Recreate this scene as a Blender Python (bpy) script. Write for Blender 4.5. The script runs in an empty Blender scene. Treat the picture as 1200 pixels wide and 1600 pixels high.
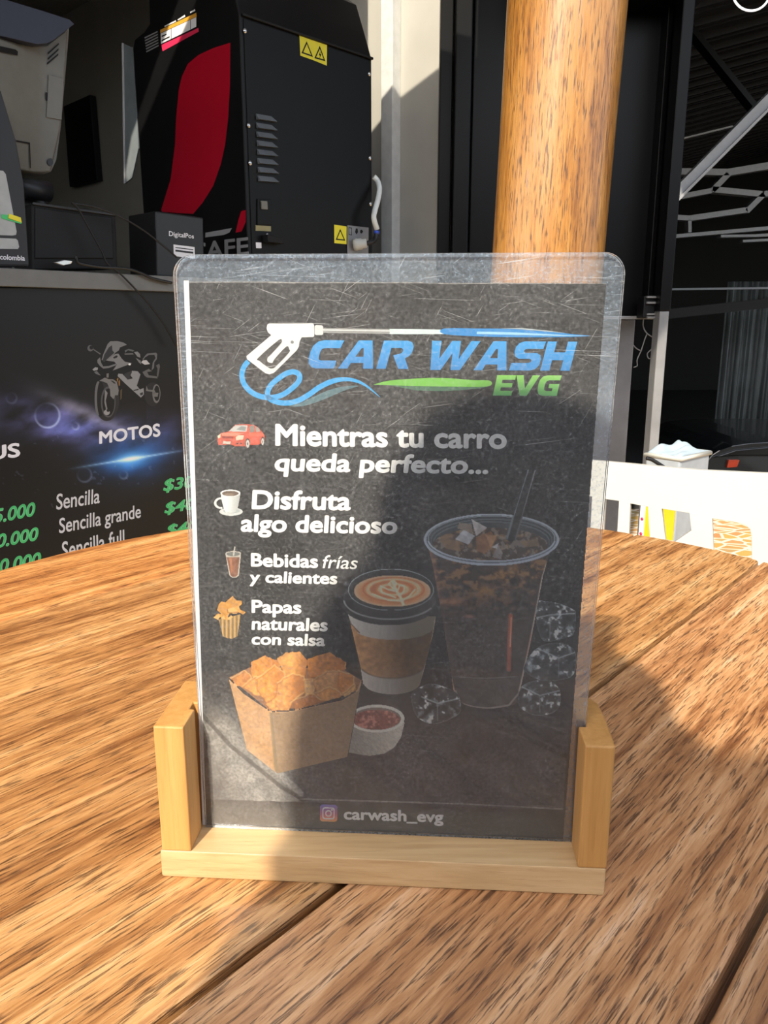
import bpy, bmesh, math, random
import numpy as np
from mathutils import Vector, Matrix
from mathutils.geometry import tessellate_polygon

S = bpy.context.scene
COL = S.collection
R = math.radians
rng = random.Random(7)

# ------------------------------------------------------------------ camera
F, PITCH, CH = 1245.0, R(13.3), 0.225          # focal length in pixels of a 1200x1600 frame
cam = bpy.data.cameras.new('camera')
cam.sensor_fit = 'HORIZONTAL'; cam.sensor_width = 36.0; cam.lens = 36.0 * F / 1200
cam.clip_start = 0.02; cam.clip_end = 200
camo = bpy.data.objects.new('camera', cam); COL.objects.link(camo)
camo.location = (0, 0, CH); camo.rotation_euler = (R(90) - PITCH, 0, 0)
S.camera = camo
CAMP = Vector((0, 0, CH))

# ------------------------------------------------------------------ light, sky, exposure
S.view_settings.view_transform = 'Standard'
S.view_settings.look = 'None'
S.view_settings.gamma = 1.0
S.view_settings.exposure = 0.0
AZ, EL = R(19.0), R(38.5)
SUND = Vector((math.sin(AZ) * math.cos(EL), math.cos(AZ) * math.cos(EL), -math.sin(EL)))
sun = bpy.data.lights.new('sun', 'SUN'); sun.energy = 6.6; sun.color = (1.0, 0.89, 0.72); sun.angle = R(0.55)
suno = bpy.data.objects.new('sun', sun); COL.objects.link(suno)
suno.rotation_euler = SUND.to_track_quat('-Z', 'Y').to_euler()
suno.location = (-2, -4, 5)
W = bpy.data.worlds.new('sky'); S.world = W; W.use_nodes = True
bg = W.node_tree.nodes['Background']
sky = W.node_tree.nodes.new('ShaderNodeTexSky')
sky.sky_type = 'NISHITA'; sky.sun_disc = False; sky.sun_elevation = EL; sky.sun_rotation = math.pi + AZ
sky.air_density = 1.0; sky.dust_density = 2.0
hs = W.node_tree.nodes.new('ShaderNodeHueSaturation'); hs.inputs['Saturation'].default_value = 0.55
W.node_tree.links.new(sky.outputs[0], hs.inputs['Color'])
W.node_tree.links.new(hs.outputs[0], bg.inputs[0]); bg.inputs[1].default_value = 0.40

# ------------------------------------------------------------------ helpers
def lin(c, k=1.0):
    out = []
    for v in c[:3]:
        v = v / 255.0
        out.append((v / 12.92 if v <= 0.04045 else ((v + 0.055) / 1.055) ** 2.4) * k)
    return tuple(min(x, 0.95) for x in out)

def ray(x, y):
    a = (x - 600.0) / F; b = -(y - 800.0) / F
    return Vector((a, math.cos(PITCH) + b * math.sin(PITCH), -math.sin(PITCH) + b * math.cos(PITCH)))

class Plane:
    """A real flat surface; P(x, y, lift) is the point of it that the photo shows at (x, y)."""
    def __init__(s, p, n): s.p = Vector(p); s.n = Vector(n).normalized()
    def P(s, x, y, lift=0.0):
        r = ray(x, y); t = ((s.p + s.n * lift - CAMP).dot(s.n)) / r.dot(s.n)
        return CAMP + r * t

def onz(x, y, z): return Plane((0, 0, z), (0, 0, 1)).P(x, y)
def at(x, y, Y): return Plane((0, Y, 0), (0, -1, 0)).P(x, y)

def mesh_obj(name, verts, faces, mat=None, parent=None, smooth=False):
    me = bpy.data.meshes.new(name)
    me.from_pydata([tuple(v) for v in verts], [], faces)
    me.update()
    o = bpy.data.objects.new(name, me); COL.objects.link(o)
    if mat is not None:
        for m in (mat if isinstance(mat, (list, tuple)) else [mat]): me.materials.append(m)
    if smooth:
        for p in me.polygons: p.use_smooth = True
    if parent is not None: o.parent = parent
    return o

def bm_obj(name, bm, mat=None, parent=None, smooth=False):
    bmesh.ops.recalc_face_normals(bm, faces=bm.faces[:])
    me = bpy.data.meshes.new(name); bm.to_mesh(me); bm.free()
    o = bpy.data.objects.new(name, me); COL.objects.link(o)
    if mat is not None:
        for m in (mat if isinstance(mat, (list, tuple)) else [mat]): me.materials.append(m)
    if smooth:
        for p in me.polygons: p.use_smooth = True
    if parent is not None: o.parent = parent
    return o

def bevel(o, w, seg=2):
    m = o.modifiers.new('b', 'BEVEL'); m.width = w; m.segments = seg; m.limit_method = 'ANGLE'; m.angle_limit = R(35)
    m.harden_normals = False
    return o

def thing(name, label, cat, group=None, loc=(0, 0, 0)):
    o = bpy.data.objects.new(name, None); COL.objects.link(o); o.location = loc; o.empty_display_size = 0.05
    o['label'] = label; o['category'] = cat
    if group: o['group'] = group
    return o

def tag(o, label, cat, group=None):
    o['label'] = label; o['category'] = cat
    if group: o['group'] = group
    return o

def struct(o): o['kind'] = 'structure'; return o

def add_box(bm, c, size, M=None):
    r = bmesh.ops.create_cube(bm, size=1.0)
    for v in r['verts']:
        v.co = Vector((v.co.x * size[0], v.co.y * size[1], v.co.z * size[2]))
        if M is not None: v.co = M @ v.co
        v.co += Vector(c)
    return r['verts']

def box(name, lo, hi, mat, parent=None, bev=0.0, M=None):
    bm = bmesh.new()
    vs = add_box(bm, [(a + b) / 2 for a, b in zip(lo, hi)], [b - a for a, b in zip(lo, hi)])
    if M is not None:
        for v in vs: v.co = M @ v.co
    o = bm_obj(name, bm, mat, parent)
    if bev: bevel(o, bev)
    return o

def prism(name, pts, vec, mat, parent=None, bev=0.0, smooth=False):
    """closed outline of 3-D points pushed along vec"""
    n = len(pts); vec = Vector(vec)
    tri = tessellate_polygon([[Vector(p) for p in pts]])
    verts = [Vector(p) for p in pts] + [Vector(p) + vec for p in pts]
    faces = [tuple(t) for t in tri] + [tuple(i + n for i in reversed(t)) for t in tri]
    faces += [(i, (i + 1) % n, (i + 1) % n + n, i + n) for i in range(n)]
    bm = bmesh.new()
    vs = [bm.verts.new(v) for v in verts]
    for f in faces:
        try: bm.faces.new([vs[i] for i in f])
        except ValueError: pass
    bmesh.ops.dissolve_limit(bm, angle_limit=R(1), verts=bm.verts[:], edges=bm.edges[:])
    o = bm_obj(name, bm, mat, parent, smooth)
    if bev: bevel(o, bev)
    return o

def tube_mesh(bm, pts, rad, seg=10, closed=False):
    pts = [Vector(p) for p in pts]; n = len(pts); rings = []
    up = Vector((0.123, 0.31, 0.94))
    for i, p in enumerate(pts):
        a = pts[i - 1] if (i > 0 or closed) else p
        b = pts[(i + 1) % n] if (i < n - 1 or closed) else p
        t = (b - a).normalized(); u = t.cross(up).normalized(); w = t.cross(u)
        r = rad[i] if isinstance(rad, (list, tuple)) else rad
        rings.append([bm.verts.new(p + (u * math.cos(k * 2 * math.pi / seg) + w * math.sin(k * 2 * math.pi / seg)) * r) for k in range(seg)])
    for i in range(n if closed else n - 1):
        A, B = rings[i], rings[(i + 1) % n]
        for k in range(seg): bm.faces.new((A[k], A[(k + 1) % seg], B[(k + 1) % seg], B[k]))
    if not closed:
        bm.faces.new(rings[0]); bm.faces.new(list(reversed(rings[-1])))

def spline(pts, closed=False, k=8):
    pts = [Vector(p) for p in pts]; n = len(pts); out = []
    for i in range(n if closed else n - 1):
        g = lambda j: pts[j % n] if closed else pts[max(0, min(n - 1, j))]
        p0, p1, p2, p3 = g(i - 1), g(i), g(i + 1), g(i + 2)
        for s in range(k):
            t = s / k
            out.append(0.5 * ((2 * p1) + (p2 - p0) * t + (2 * p0 - 5 * p1 + 4 * p2 - p3) * t * t + (3 * p1 - p0 - 3 * p2 + p3) * t ** 3))
    if not closed: out.append(pts[-1])
    return out

def tube(name, pts, rad, mat, parent=None, seg=10, smooth_path=True, closed=False):
    bm = bmesh.new()
    tube_mesh(bm, spline(pts, closed) if smooth_path else pts, rad, seg, closed)
    return bm_obj(name, bm, mat, parent, True)

def lathe(name, prof, mat, parent=None, M=None, seg=40, smooth=True):
    bm = bmesh.new(); rings = []
    for r, z in prof:
        rings.append([bm.verts.new((r * math.cos(2 * math.pi * k / seg), r * math.sin(2 * math.pi * k / seg), z)) for k in range(seg)])
    for A, B in zip(rings, rings[1:]):
        for k in range(seg): bm.faces.new((A[k], A[(k + 1) % seg], B[(k + 1) % seg], B[k]))
    bm.faces.new(rings[0]); bm.faces.new(rings[-1])
    if M is not None: bm.transform(M)
    return bm_obj(name, bm, mat, parent, smooth)

def along(p, axis):
    """matrix that puts local z along axis at p"""
    q = Vector((0, 0, 1)).rotation_difference(Vector(axis).normalized())
    return Matrix.Translation(Vector(p)) @ q.to_matrix().to_4x4()

# ------------------------------------------------------------------ materials
def new_mat(name):
    m = bpy.data.materials.new(name); m.use_nodes = True
    nt = m.node_tree
    return m, nt, nt.nodes['Principled BSDF']

def ramp(nt, stops):
    n = nt.nodes.new('ShaderNodeValToRGB'); e = n.color_ramp.elements
    while len(e) > 1: e.remove(e[-1])
    e[0].position = stops[0][0]; e[0].color = (*stops[0][1], 1)
    for p, c in stops[1:]:
        k = e.new(p); k.color = (*c, 1)
    return n

def noise_node(nt, vec, scale, detail=4, rough=0.55, dist=0.0):
    n = nt.nodes.new('ShaderNodeTexNoise'); n.inputs['Scale'].default_value = scale
    n.inputs['Detail'].default_value = detail; n.inputs['Roughness'].default_value = rough; n.inputs['Distortion'].default_value = dist
    nt.links.new(vec, n.inputs['Vector']); return n

def mapping(nt, vec, scale=(1, 1, 1), rot=(0, 0, 0), loc=(0, 0, 0)):
    n = nt.nodes.new('ShaderNodeMapping'); n.inputs['Scale'].default_value = scale
    n.inputs['Rotation'].default_value = rot; n.inputs['Location'].default_value = loc
    nt.links.new(vec, n.inputs['Vector']); return n.outputs[0]

def mixc(nt, fac, a, b, mode='MIX'):
    n = nt.nodes.new('ShaderNodeMix'); n.data_type = 'RGBA'; n.blend_type = mode
    if isinstance(fac, (int, float)): n.inputs[0].default_value = fac
    else: nt.links.new(fac, n.inputs[0])
    for i, v in ((6, a), (7, b)):
        if isinstance(v, tuple): n.inputs[i].default_value = (*v[:3], 1)
        else: nt.links.new(v, n.inputs[i])
    return n.outputs[2]

def math_n(nt, op, a, b=0.0, c=None):
    n = nt.nodes.new('ShaderNodeMath'); n.operation = op
    for i, v in ((0, a), (1, b), (2, c)):
        if v is None: continue
        if isinstance(v, (int, float)): n.inputs[i].default_value = v
        else: nt.links.new(v, n.inputs[i])
    return n.outputs[0]

def bump(nt, b, h, strength, dist=0.001):
    n = nt.nodes.new('ShaderNodeBump'); n.inputs['Strength'].default_value = strength; n.inputs['Distance'].default_value = dist
    nt.links.new(h, n.inputs['Height']); nt.links.new(n.outputs[0], b.inputs['Normal'])

def plain(name, rgb, rough=0.5, metal=0.0, spec=0.5, var=0.08, scale=30, bmp=0.0, coat=0.0):
    """painted, plastic or metal surface with slight mottling"""
    m, nt, b = new_mat(name)
    tc = nt.nodes.new('ShaderNodeTexCoord')
    n = noise_node(nt, tc.outputs['Object'], scale, 5)
    c = lin(rgb)
    r = ramp(nt, [(0.3, tuple(x * (1 - var) for x in c)), (0.7, tuple(min(x * (1 + var), 0.95) for x in c))])
    nt.links.new(n.outputs[0], r.inputs[0]); nt.links.new(r.outputs[0], b.inputs['Base Color'])
    b.inputs['Roughness'].default_value = rough; b.inputs['Metallic'].default_value = metal
    b.inputs['Specular IOR Level'].default_value = spec; b.inputs['Coat Weight'].default_value = coat
    if bmp: bump(nt, b, n.outputs[0], bmp)
    return m

def emit(name, rgb, s):
    m, nt, b = new_mat(name)
    b.inputs['Base Color'].default_value = (*lin(rgb), 1); b.inputs['Emission Color'].default_value = (*lin(rgb), 1)
    b.inputs['Emission Strength'].default_value = s
    return m

def wood(name, stops, stretch, pstretch, bstretch, pore=0.5, rough=0.45, coat=0.0, rnd=False, rings=0.0, bmp=0.25, pore_col=(50, 28, 14), tint=None):
    """grain runs along local x"""
    m, nt, b = new_mat(name)
    tc = nt.nodes.new('ShaderNodeTexCoord'); P = tc.outputs['Object']
    if rnd:
        a = nt.nodes.new('ShaderNodeAttribute'); a.attribute_name = 'rnd'
        v = nt.nodes.new('ShaderNodeVectorMath'); v.operation = 'SCALE'; v.inputs[0].default_value = (3.1, 1.7, 5.3)
        nt.links.new(a.outputs['Fac'], v.inputs['Scale'])
        w = nt.nodes.new('ShaderNodeVectorMath'); nt.links.new(P, w.inputs[0]); nt.links.new(v.outputs[0], w.inputs[1]); P = w.outputs[0]
    broad = noise_node(nt, mapping(nt, P, bstretch), 1.0, 5, 0.6, 0.6)
    grain = noise_node(nt, mapping(nt, P, stretch), 1.0, 7, 0.65, 0.4)
    pores = noise_node(nt, mapping(nt, P, pstretch, loc=(9, 3, 1)), 1.0, 3, 0.6)
    mixv = math_n(nt, 'ADD', math_n(nt, 'MULTIPLY', broad.outputs[0], 0.55), math_n(nt, 'MULTIPLY', grain.outputs[0], 0.5))
    if rings:
        wv = nt.nodes.new('ShaderNodeTexWave'); wv.wave_type = 'BANDS'; wv.bands_direction = 'Y'
        wv.inputs['Scale'].default_value = 1.0; wv.inputs['Distortion'].default_value = 9; wv.inputs['Detail'].default_value = 3; wv.inputs['Detail Scale'].default_value = 0.8
        nt.links.new(mapping(nt, P, (1.6, 16, 4)), wv.inputs['Vector'])
        mixv = math_n(nt, 'ADD', mixv, math_n(nt, 'MULTIPLY', math_n(nt, 'SUBTRACT', wv.outputs[1], 0.5), rings))
    r = ramp(nt, [(p, lin(c)) for p, c in stops]); nt.links.new(mixv, r.inputs[0])
    pr = ramp(nt, [(0.36, (1, 1, 1)), (0.46, (0, 0, 0))]); nt.links.new(pores.outputs[0], pr.inputs[0])
    fac = math_n(nt, 'MULTIPLY', pr.outputs[0], pore)
    c = mixc(nt, fac, r.outputs[0], lin(pore_col))
    if rnd and tint:
        tr = ramp(nt, [(p, t) for p, t in tint]); tr.color_ramp.interpolation = 'LINEAR'
        nt.links.new(a.outputs['Fac'], tr.inputs[0])
        c = mixc(nt, 1.0, c, tr.outputs[0], 'MULTIPLY')
    nt.links.new(c, b.inputs['Base Color'])
    b.inputs['Roughness'].default_value = rough; b.inputs['Coat Weight'].default_value = coat; b.inputs['Coat Roughness'].default_value = 0.25
    if bmp: bump(nt, b, math_n(nt, 'SUBTRACT', grain.outputs[0], math_n(nt, 'MULTIPLY', pr.outputs[0], 0.4)), bmp, 0.0015)
    return m

def vcol_mat(name, rough=0.4, spec=0.4, speck=0.0):
    """ink printed on paper: the colour of each point of the print is a mesh attribute"""
    m, nt, b = new_mat(name)
    a = nt.nodes.new('ShaderNodeAttribute'); a.attribute_name = 'ink'
    src = a.outputs['Color']
    if speck:
        tc = nt.nodes.new('ShaderNodeTexCoord')
        n = noise_node(nt, tc.outputs['Object'], 900, 2, 0.6)
        r = ramp(nt, [(0.35, (1 - speck,) * 3), (0.68, (1 + speck,) * 3)]); nt.links.new(n.outputs[0], r.inputs[0])
        src = mixc(nt, 1.0, src, r.outputs[0], 'MULTIPLY')
    nt.links.new(src, b.inputs['Base Color'])
    b.inputs['Roughness'].default_value = rough; b.inputs['Specular IOR Level'].default_value = spec
    return m

def acrylic(name, haze, scratch, tint=(0.86, 0.87, 0.88)):
    """clear plastic sheet: see-through with a thin gloss, dusted and scratched on the surface"""
    m, nt, b = new_mat(name); nt.nodes.remove(b)
    out = nt.nodes['Material Output']; L = nt.links.new
    tc = nt.nodes.new('ShaderNodeTexCoord'); P = tc.outputs['Object']
    tr = nt.nodes.new('ShaderNodeBsdfTransparent'); tr.inputs[0].default_value = (0.98, 0.985, 0.99, 1)
    gl = nt.nodes.new('ShaderNodeBsdfGlossy'); gl.inputs['Roughness'].default_value = 0.06
    fr = nt.nodes.new('ShaderNodeFresnel'); fr.inputs[0].default_value = 1.45
    m1 = nt.nodes.new('ShaderNodeMixShader'); L(fr.outputs[0], m1.inputs[0]); L(tr.outputs[0], m1.inputs[1]); L(gl.outputs[0], m1.inputs[2])
    df = nt.nodes.new('ShaderNodeBsdfDiffuse'); df.inputs[0].default_value = (*tint, 1)
    tl = nt.nodes.new('ShaderNodeBsdfTranslucent'); tl.inputs[0].default_value = (0.80, 0.84, 0.90, 1)
    dm = nt.nodes.new('ShaderNodeMixShader'); dm.inputs[0].default_value = 0.25; L(df.outputs[0], dm.inputs[1]); L(tl.outputs[0], dm.inputs[2])
    # dust: fine grain over slow patches
    g = noise_node(nt, P, 950, 2, 0.7)
    pt = noise_node(nt, P, 22, 3, 0.6)
    gr = ramp(nt, [(0.38, (0.5,) * 3), (0.60, (1.05,) * 3), (0.78, (2.2,) * 3)]); L(g.outputs[0], gr.inputs[0])
    pr = ramp(nt, [(0.3, (0.75,) * 3), (0.7, (1.25,) * 3)]); L(pt.outputs[0], pr.inputs[0])
    f = math_n(nt, 'MULTIPLY', math_n(nt, 'MULTIPLY', gr.outputs[0], pr.outputs[0]), haze)
    # hairline scratches in several directions, denser along the top
    sx = nt.nodes.new('ShaderNodeSeparateXYZ'); L(P, sx.inputs[0])
    top = nt.nodes.new('ShaderNodeMapRange'); top.inputs[1].default_value = 0.15; top.inputs[2].default_value = 0.235
    top.inputs[3].default_value = 0.35; top.inputs[4].default_value = 1.0; L(sx.outputs[2], top.inputs[0])
    for k, (ang, sx_, sy_, thr) in enumerate(((8, 30, 5200, 0.70), (-20, 42, 5600, 0.71), (35, 50, 5000, 0.715), (-2, 20, 6000, 0.70), (62, 55, 4800, 0.72))):
        n = noise_node(nt, mapping(nt, mapping(nt, P, rot=(0, R(ang), 0), loc=(k * 0.37, 0, k * 0.21)), (sx_, 1, sy_)), 1.0, 2, 0.5)
        rr = ramp(nt, [(thr, (0, 0, 0)), (thr + 0.06, (1, 1, 1))]); L(n.outputs[0], rr.inputs[0])
        f = math_n(nt, 'ADD', f, math_n(nt, 'MULTIPLY', math_n(nt, 'MULTIPLY', rr.outputs[0], top.outputs[0]), scratch))
    f = math_n(nt, 'MINIMUM', f, 0.9)
    m2 = nt.nodes.new('ShaderNodeMixShader'); L(f, m2.inputs[0]); L(m1.outputs[0], m2.inputs[1]); L(dm.outputs[0], m2.inputs[2])
    L(m2.outputs[0], out.inputs['Surface'])
    return m

M = {}
M['black_paint'] = plain('black_paint', (9, 9, 10), 0.42, 0, 0.25, 0.15, 12)
M['black_satin'] = plain('black_satin', (13, 13, 15), 0.46, 0, 0.3, 0.15, 9)
M['black_matte'] = plain('black_matte', (14, 14, 15), 0.6, 0, 0.35, 0.15, 20)
M['black_steel'] = plain('black_steel', (9, 9, 10), 0.36, 0.0, 0.16, 0.2, 6)
M['dark_plastic'] = plain('dark_plastic', (36, 37, 40), 0.45)
M['navy_plastic'] = plain('navy_plastic', (30, 32, 52), 0.4)
M['grey_plastic'] = plain('grey_plastic', (112, 111, 104), 0.45, 0, 0.5, 0.06)
M['grey_counter'] = plain('grey_counter', (108, 108, 105), 0.4)
M['grey_wall'] = plain('grey_wall', (176, 174, 166), 0.9, 0, 0.2, 0.06, 5, 0.1)
M['grey_ceiling'] = plain('grey_ceiling', (150, 148, 142), 0.9)
M['white_trim'] = plain('white_trim', (205, 206, 204), 0.6)
M['white_plastic'] = plain('white_plastic', (184, 184, 177), 0.42, 0, 0.4, 0.03, 8)
M['white_metal'] = plain('white_metal', (146, 149, 153), 0.45, 0, 0.5)
M['grey_steel'] = plain('grey_steel', (128, 129, 131), 0.38, 0.1, 0.5, 0.15, 8)
M['lead_steel'] = plain('lead_steel', (110, 111, 114), 0.42, 0.2, 0.5, 0.2, 8)
M['red_print'] = plain('red_print', (176, 12, 40), 0.3, 0, 0.5, 0.03)
M['grey_print'] = plain('grey_print', (150, 150, 152), 0.4, 0, 0.5, 0.03)
M['white_print'] = plain('white_print', (232, 232, 236), 0.4, 0, 0.4, 0.02)
M['yellow_print'] = plain('yellow_print', (226, 214, 40), 0.4, 0, 0.5, 0.04)
M['yellow_paint'] = plain('yellow_paint', (226, 176, 30), 0.5, 0, 0.4, 0.05)
M['orange_print'] = plain('orange_print', (225, 165, 60), 0.4)
M['pink_print'] = plain('pink_print', (225, 50, 90), 0.4)
M['green_print'] = plain('green_print', (70, 190, 110), 0.4)
M['green_pale'] = plain('green_pale', (130, 205, 160), 0.4)
M['chrome'] = plain('chrome', (200, 200, 200), 0.2, 0.9)
M['rubber'] = plain('rubber', (16, 16, 17), 0.5)
M['cable'] = plain('cable', (22, 22, 23), 0.35)
M['blue_plastic'] = plain('blue_plastic', (50, 80, 190), 0.35)
M['tubing'] = plain('tubing', (215, 220, 218), 0.3)
M['cloth'] = plain('cloth', (205, 220, 230), 0.9, 0, 0.2, 0.06, 40)
M['curtain'] = plain('curtain', (110, 116, 118), 0.6, 0, 0.4, 0.3, 3)
M['shed_wall'] = plain('shed_wall', (44, 46, 46), 0.9)
M['shed_roof'] = plain('shed_roof', (40, 40, 42), 0.45, 0.2, 0.5)
M['shed_floor'] = plain('shed_floor', (58, 58, 58), 0.8)
M['car_paint'] = plain('car_paint', (24, 27, 31), 0.25, 0, 0.6, 0.05, 5, 0, 0.5)
M['lamp_red'] = plain('lamp_red', (200, 70, 40), 0.3)
M['glass_dark'] = plain('glass_dark', (14, 16, 18), 0.1)
M['lamp_glow'] = emit('lamp_glow', (255, 255, 250), 1.1)
M['skin'] = plain('skin', (190, 140, 112), 0.55)
M['shirt'] = plain('shirt', (70, 80, 100), 0.9)
M['trousers'] = plain('trousers', (45, 48, 58), 0.9)
M['hair'] = plain('hair', (38, 26, 20), 0.6)
M['shade_cloth'] = plain('shade_cloth', (150, 140, 120), 0.9)
M['panel_clear'] = plain('panel_clear', (120, 128, 132), 0.15, 0, 0.6)
M['pine'] = wood('pine', [(0.34, (174, 140, 96)), (0.5, (194, 160, 114)), (0.66, (208, 176, 132))], (14, 260, 260), (30, 500, 500), (3, 30, 30), 0.22, 0.5, 0.1, bmp=0.12, pore_col=(150, 110, 66))
M['pine_upright'] = wood('pine_upright', [(0.34, (172, 122, 62)), (0.5, (188, 138, 76)), (0.66, (200, 152, 90))], (260, 260, 14), (500, 500, 30), (30, 30, 3), 0.16, 0.5, 0.1, bmp=0.1, pore_col=(148, 98, 48))
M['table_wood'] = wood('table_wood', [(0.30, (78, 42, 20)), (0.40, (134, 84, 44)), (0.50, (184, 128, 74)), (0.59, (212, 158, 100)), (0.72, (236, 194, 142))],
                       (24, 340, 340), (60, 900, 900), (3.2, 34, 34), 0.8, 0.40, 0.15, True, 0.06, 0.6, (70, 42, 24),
                       [(0.0, (0.90, 0.90, 0.87)), (0.25, (0.86, 0.89, 0.92)), (0.5, (1.0, 0.90, 0.76)), (0.62, (1.02, 1.08, 1.34)), (0.85, (0.92, 1.0, 1.32)), (1.0, (0.92, 1.0, 1.32))])  # bluer tints on the near right planks paint in their cool shade
M['log_wood'] = wood('log_wood', [(0.28, (66, 38, 16)), (0.40, (120, 76, 32)), (0.50, (156, 106, 46)), (0.60, (168, 122, 62)), (0.70, (148, 116, 90)), (0.8, (186, 148, 98))],
                     (230, 230, 16), (420, 420, 34), (26, 26, 3.0), 0.8, 0.3, 0.5, bmp=0.4, pore_col=(62, 40, 24))
M['ink'] = vcol_mat('ink', 0.38, 0.4)
M['ink_paper'] = vcol_mat('ink_paper', 0.38, 0.4, 0.35)
M['acrylic'] = acrylic('acrylic', 0.088, 0.40)
M['acrylic_clear'] = acrylic('acrylic_clear', 0.0, 0.0)
M['acrylic_back'] = acrylic('acrylic_back', 0.24, 0.4, (0.54, 0.74, 0.98))  # sky-blue haze of the sleeve border is painted into this tint

def paving():
    m, nt, b = new_mat('paving'); tc = nt.nodes.new('ShaderNodeTexCoord'); P = mapping(nt, tc.outputs['Object'], (10.5, 14, 1))
    v = nt.nodes.new('ShaderNodeTexVoronoi'); v.feature = 'DISTANCE_TO_EDGE'; v.inputs['Scale'].default_value = 1.0; nt.links.new(P, v.inputs['Vector'])
    c = nt.nodes.new('ShaderNodeTexVoronoi'); c.inputs['Scale'].default_value = 1.0; nt.links.new(P, c.inputs['Vector'])
    r = ramp(nt, [(0.05, (1, 1, 1)), (0.09, (0, 0, 0))]); nt.links.new(v.outputs[0], r.inputs[0])
    st = mixc(nt, 0.25, lin((190, 150, 92)), c.outputs['Color'], 'SOFT_LIGHT')
    nt.links.new(mixc(nt, r.outputs[0], st, lin((225, 215, 195))), b.inputs['Base Color']); b.inputs['Roughness'].default_value = 0.85
    return m
M['paving'] = paving()
M['asphalt'] = plain('asphalt', (62, 62, 64), 0.9, 0, 0.2, 0.15, 40)
M['white_ink'] = plain('white_ink', (250, 250, 252), 0.4, 0, 0.4, 0.01)
M['print_silver'] = plain('print_silver', (205, 206, 210), 0.4, 0, 0.4, 0.02)
# ------------------------------------------------------------------ prints: flat lettering and shapes lying on a plane
TXT = {}
def text_verts(body, shear, bold):
    k = (body, shear, bold); offset = 0.0
    if k not in TXT:
        c = bpy.data.curves.new('lettering', 'FONT'); c.body = body; c.shear = shear; c.offset = offset; c.resolution_u = 4
        o = bpy.data.objects.new('lettering', c); COL.objects.link(o)
        dg = bpy.context.evaluated_depsgraph_get(); me = bpy.data.meshes.new_from_object(o.evaluated_get(dg))
        V0 = [v.co.copy() for v in me.vertices]; F0 = [tuple(p.vertices) for p in me.polygons]; V1, F1 = [], []
        for dx, dy in (((0, 0),) if not bold else ((bold, 0), (-bold, 0), (0, bold), (0, -bold), (0.7 * bold, 0.7 * bold), (-0.7 * bold, 0.7 * bold), (0.7 * bold, -0.7 * bold), (-0.7 * bold, -0.7 * bold))):
            n = len(V1); lay_ = n / max(len(V0), 1) * 5e-6; V1 += [v + Vector((dx, dy, lay_)) for v in V0]; F1 += [tuple(i + n for i in f) for f in F0]
        TXT[k] = (V1, F1)
        bpy.data.objects.remove(o); bpy.data.curves.remove(c); bpy.data.meshes.remove(me)
    return TXT[k]

def text(pl, lift, body, quad, mat, parent, name='lettering', shear=0.0, offset=0.0):
    """quad = where the bounding box of the words lies: TL, TR, BR, BL"""
    V, Fc = text_verts(body, shear, offset)
    x0 = min(v.x for v in V); x1 = max(v.x for v in V); y0 = min(v.y for v in V); y1 = max(v.y for v in V)
    TL, TR, BR, BL = [pl.P(*q, lift) for q in quad]
    out = []
    for v in V:
        s = (v.x - x0) / (x1 - x0); t = (v.y - y0) / (y1 - y0)
        out.append(BL.lerp(BR, s).lerp(TL.lerp(TR, s), t) + pl.n * v.z)
    return mesh_obj(name, out, Fc, mat, parent)

def patch(pl, lift, loops, mat, parent, name):
    """flat printed shape; loops = list of outlines (first outer, then holes) or a list of such lists"""
    if not isinstance(loops[0][0][0], (list, tuple)): loops = [loops]
    verts, faces = [], []
    for lp in loops:
        pts = [[pl.P(*q, lift) for q in l] for l in lp]
        b = len(verts)
        tri = tessellate_polygon(pts)
        for l in pts: verts += l
        faces += [tuple(i + b for i in t) for t in tri]
    # triangles all facing the plane's normal
    fs = []
    for f in faces:
        n = (verts[f[1]] - verts[f[0]]).cross(verts[f[2]] - verts[f[0]])
        fs.append(f if n.dot(pl.n) > 0 else tuple(reversed(f)))
    return mesh_obj(name, verts, fs, mat, parent)

def patches(pl, lift, groups, mat, name, fn=None):
    for g in groups:
        o = patch(pl, lift, [g], mat, None, name)
        if fn: fn(o)

def ink(o, fn):
    """colour every corner point of a flat print"""
    me = o.data; ca = me.color_attributes.new('ink', 'FLOAT_COLOR', 'POINT')
    for i, v in enumerate(me.vertices): ca.data[i].color = (*fn(v.co), 1)

def curve2(pts, closed=False, k=8):
    return [(p.x, p.y) for p in spline([(x, y, 0) for x, y in pts], closed, k)]

def stroke(pts, w0, w1=None, k=8):
    p = curve2(pts, False, k); n = len(p); L, Rr = [], []
    for i in range(n):
        a = p[max(0, i - 1)]; b = p[min(n - 1, i + 1)]
        dx, dy = b[0] - a[0], b[1] - a[1]; l = math.hypot(dx, dy) or 1
        w = w0 if w1 is None else (w1(i / (n - 1)) if callable(w1) else w0 + (w1 - w0) * i / (n - 1))
        L.append((p[i][0] - dy / l * w / 2, p[i][1] + dx / l * w / 2)); Rr.append((p[i][0] + dy / l * w / 2, p[i][1] - dx / l * w / 2))
    quads = [[[L[i], L[i + 1], Rr[i + 1], Rr[i]]] for i in range(n - 1)]
    return quads

def ell(cx, cy, rx, ry, n=28, a0=0, a1=360):
    return [(cx + rx * math.cos(R(a0 + (a1 - a0) * i / n)), cy + ry * math.sin(R(a0 + (a1 - a0) * i / n))) for i in range(n)]

def Z(x0, y0, s, pts): return [(x0 + x / s, y0 + y / s) for x, y in pts]

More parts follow.
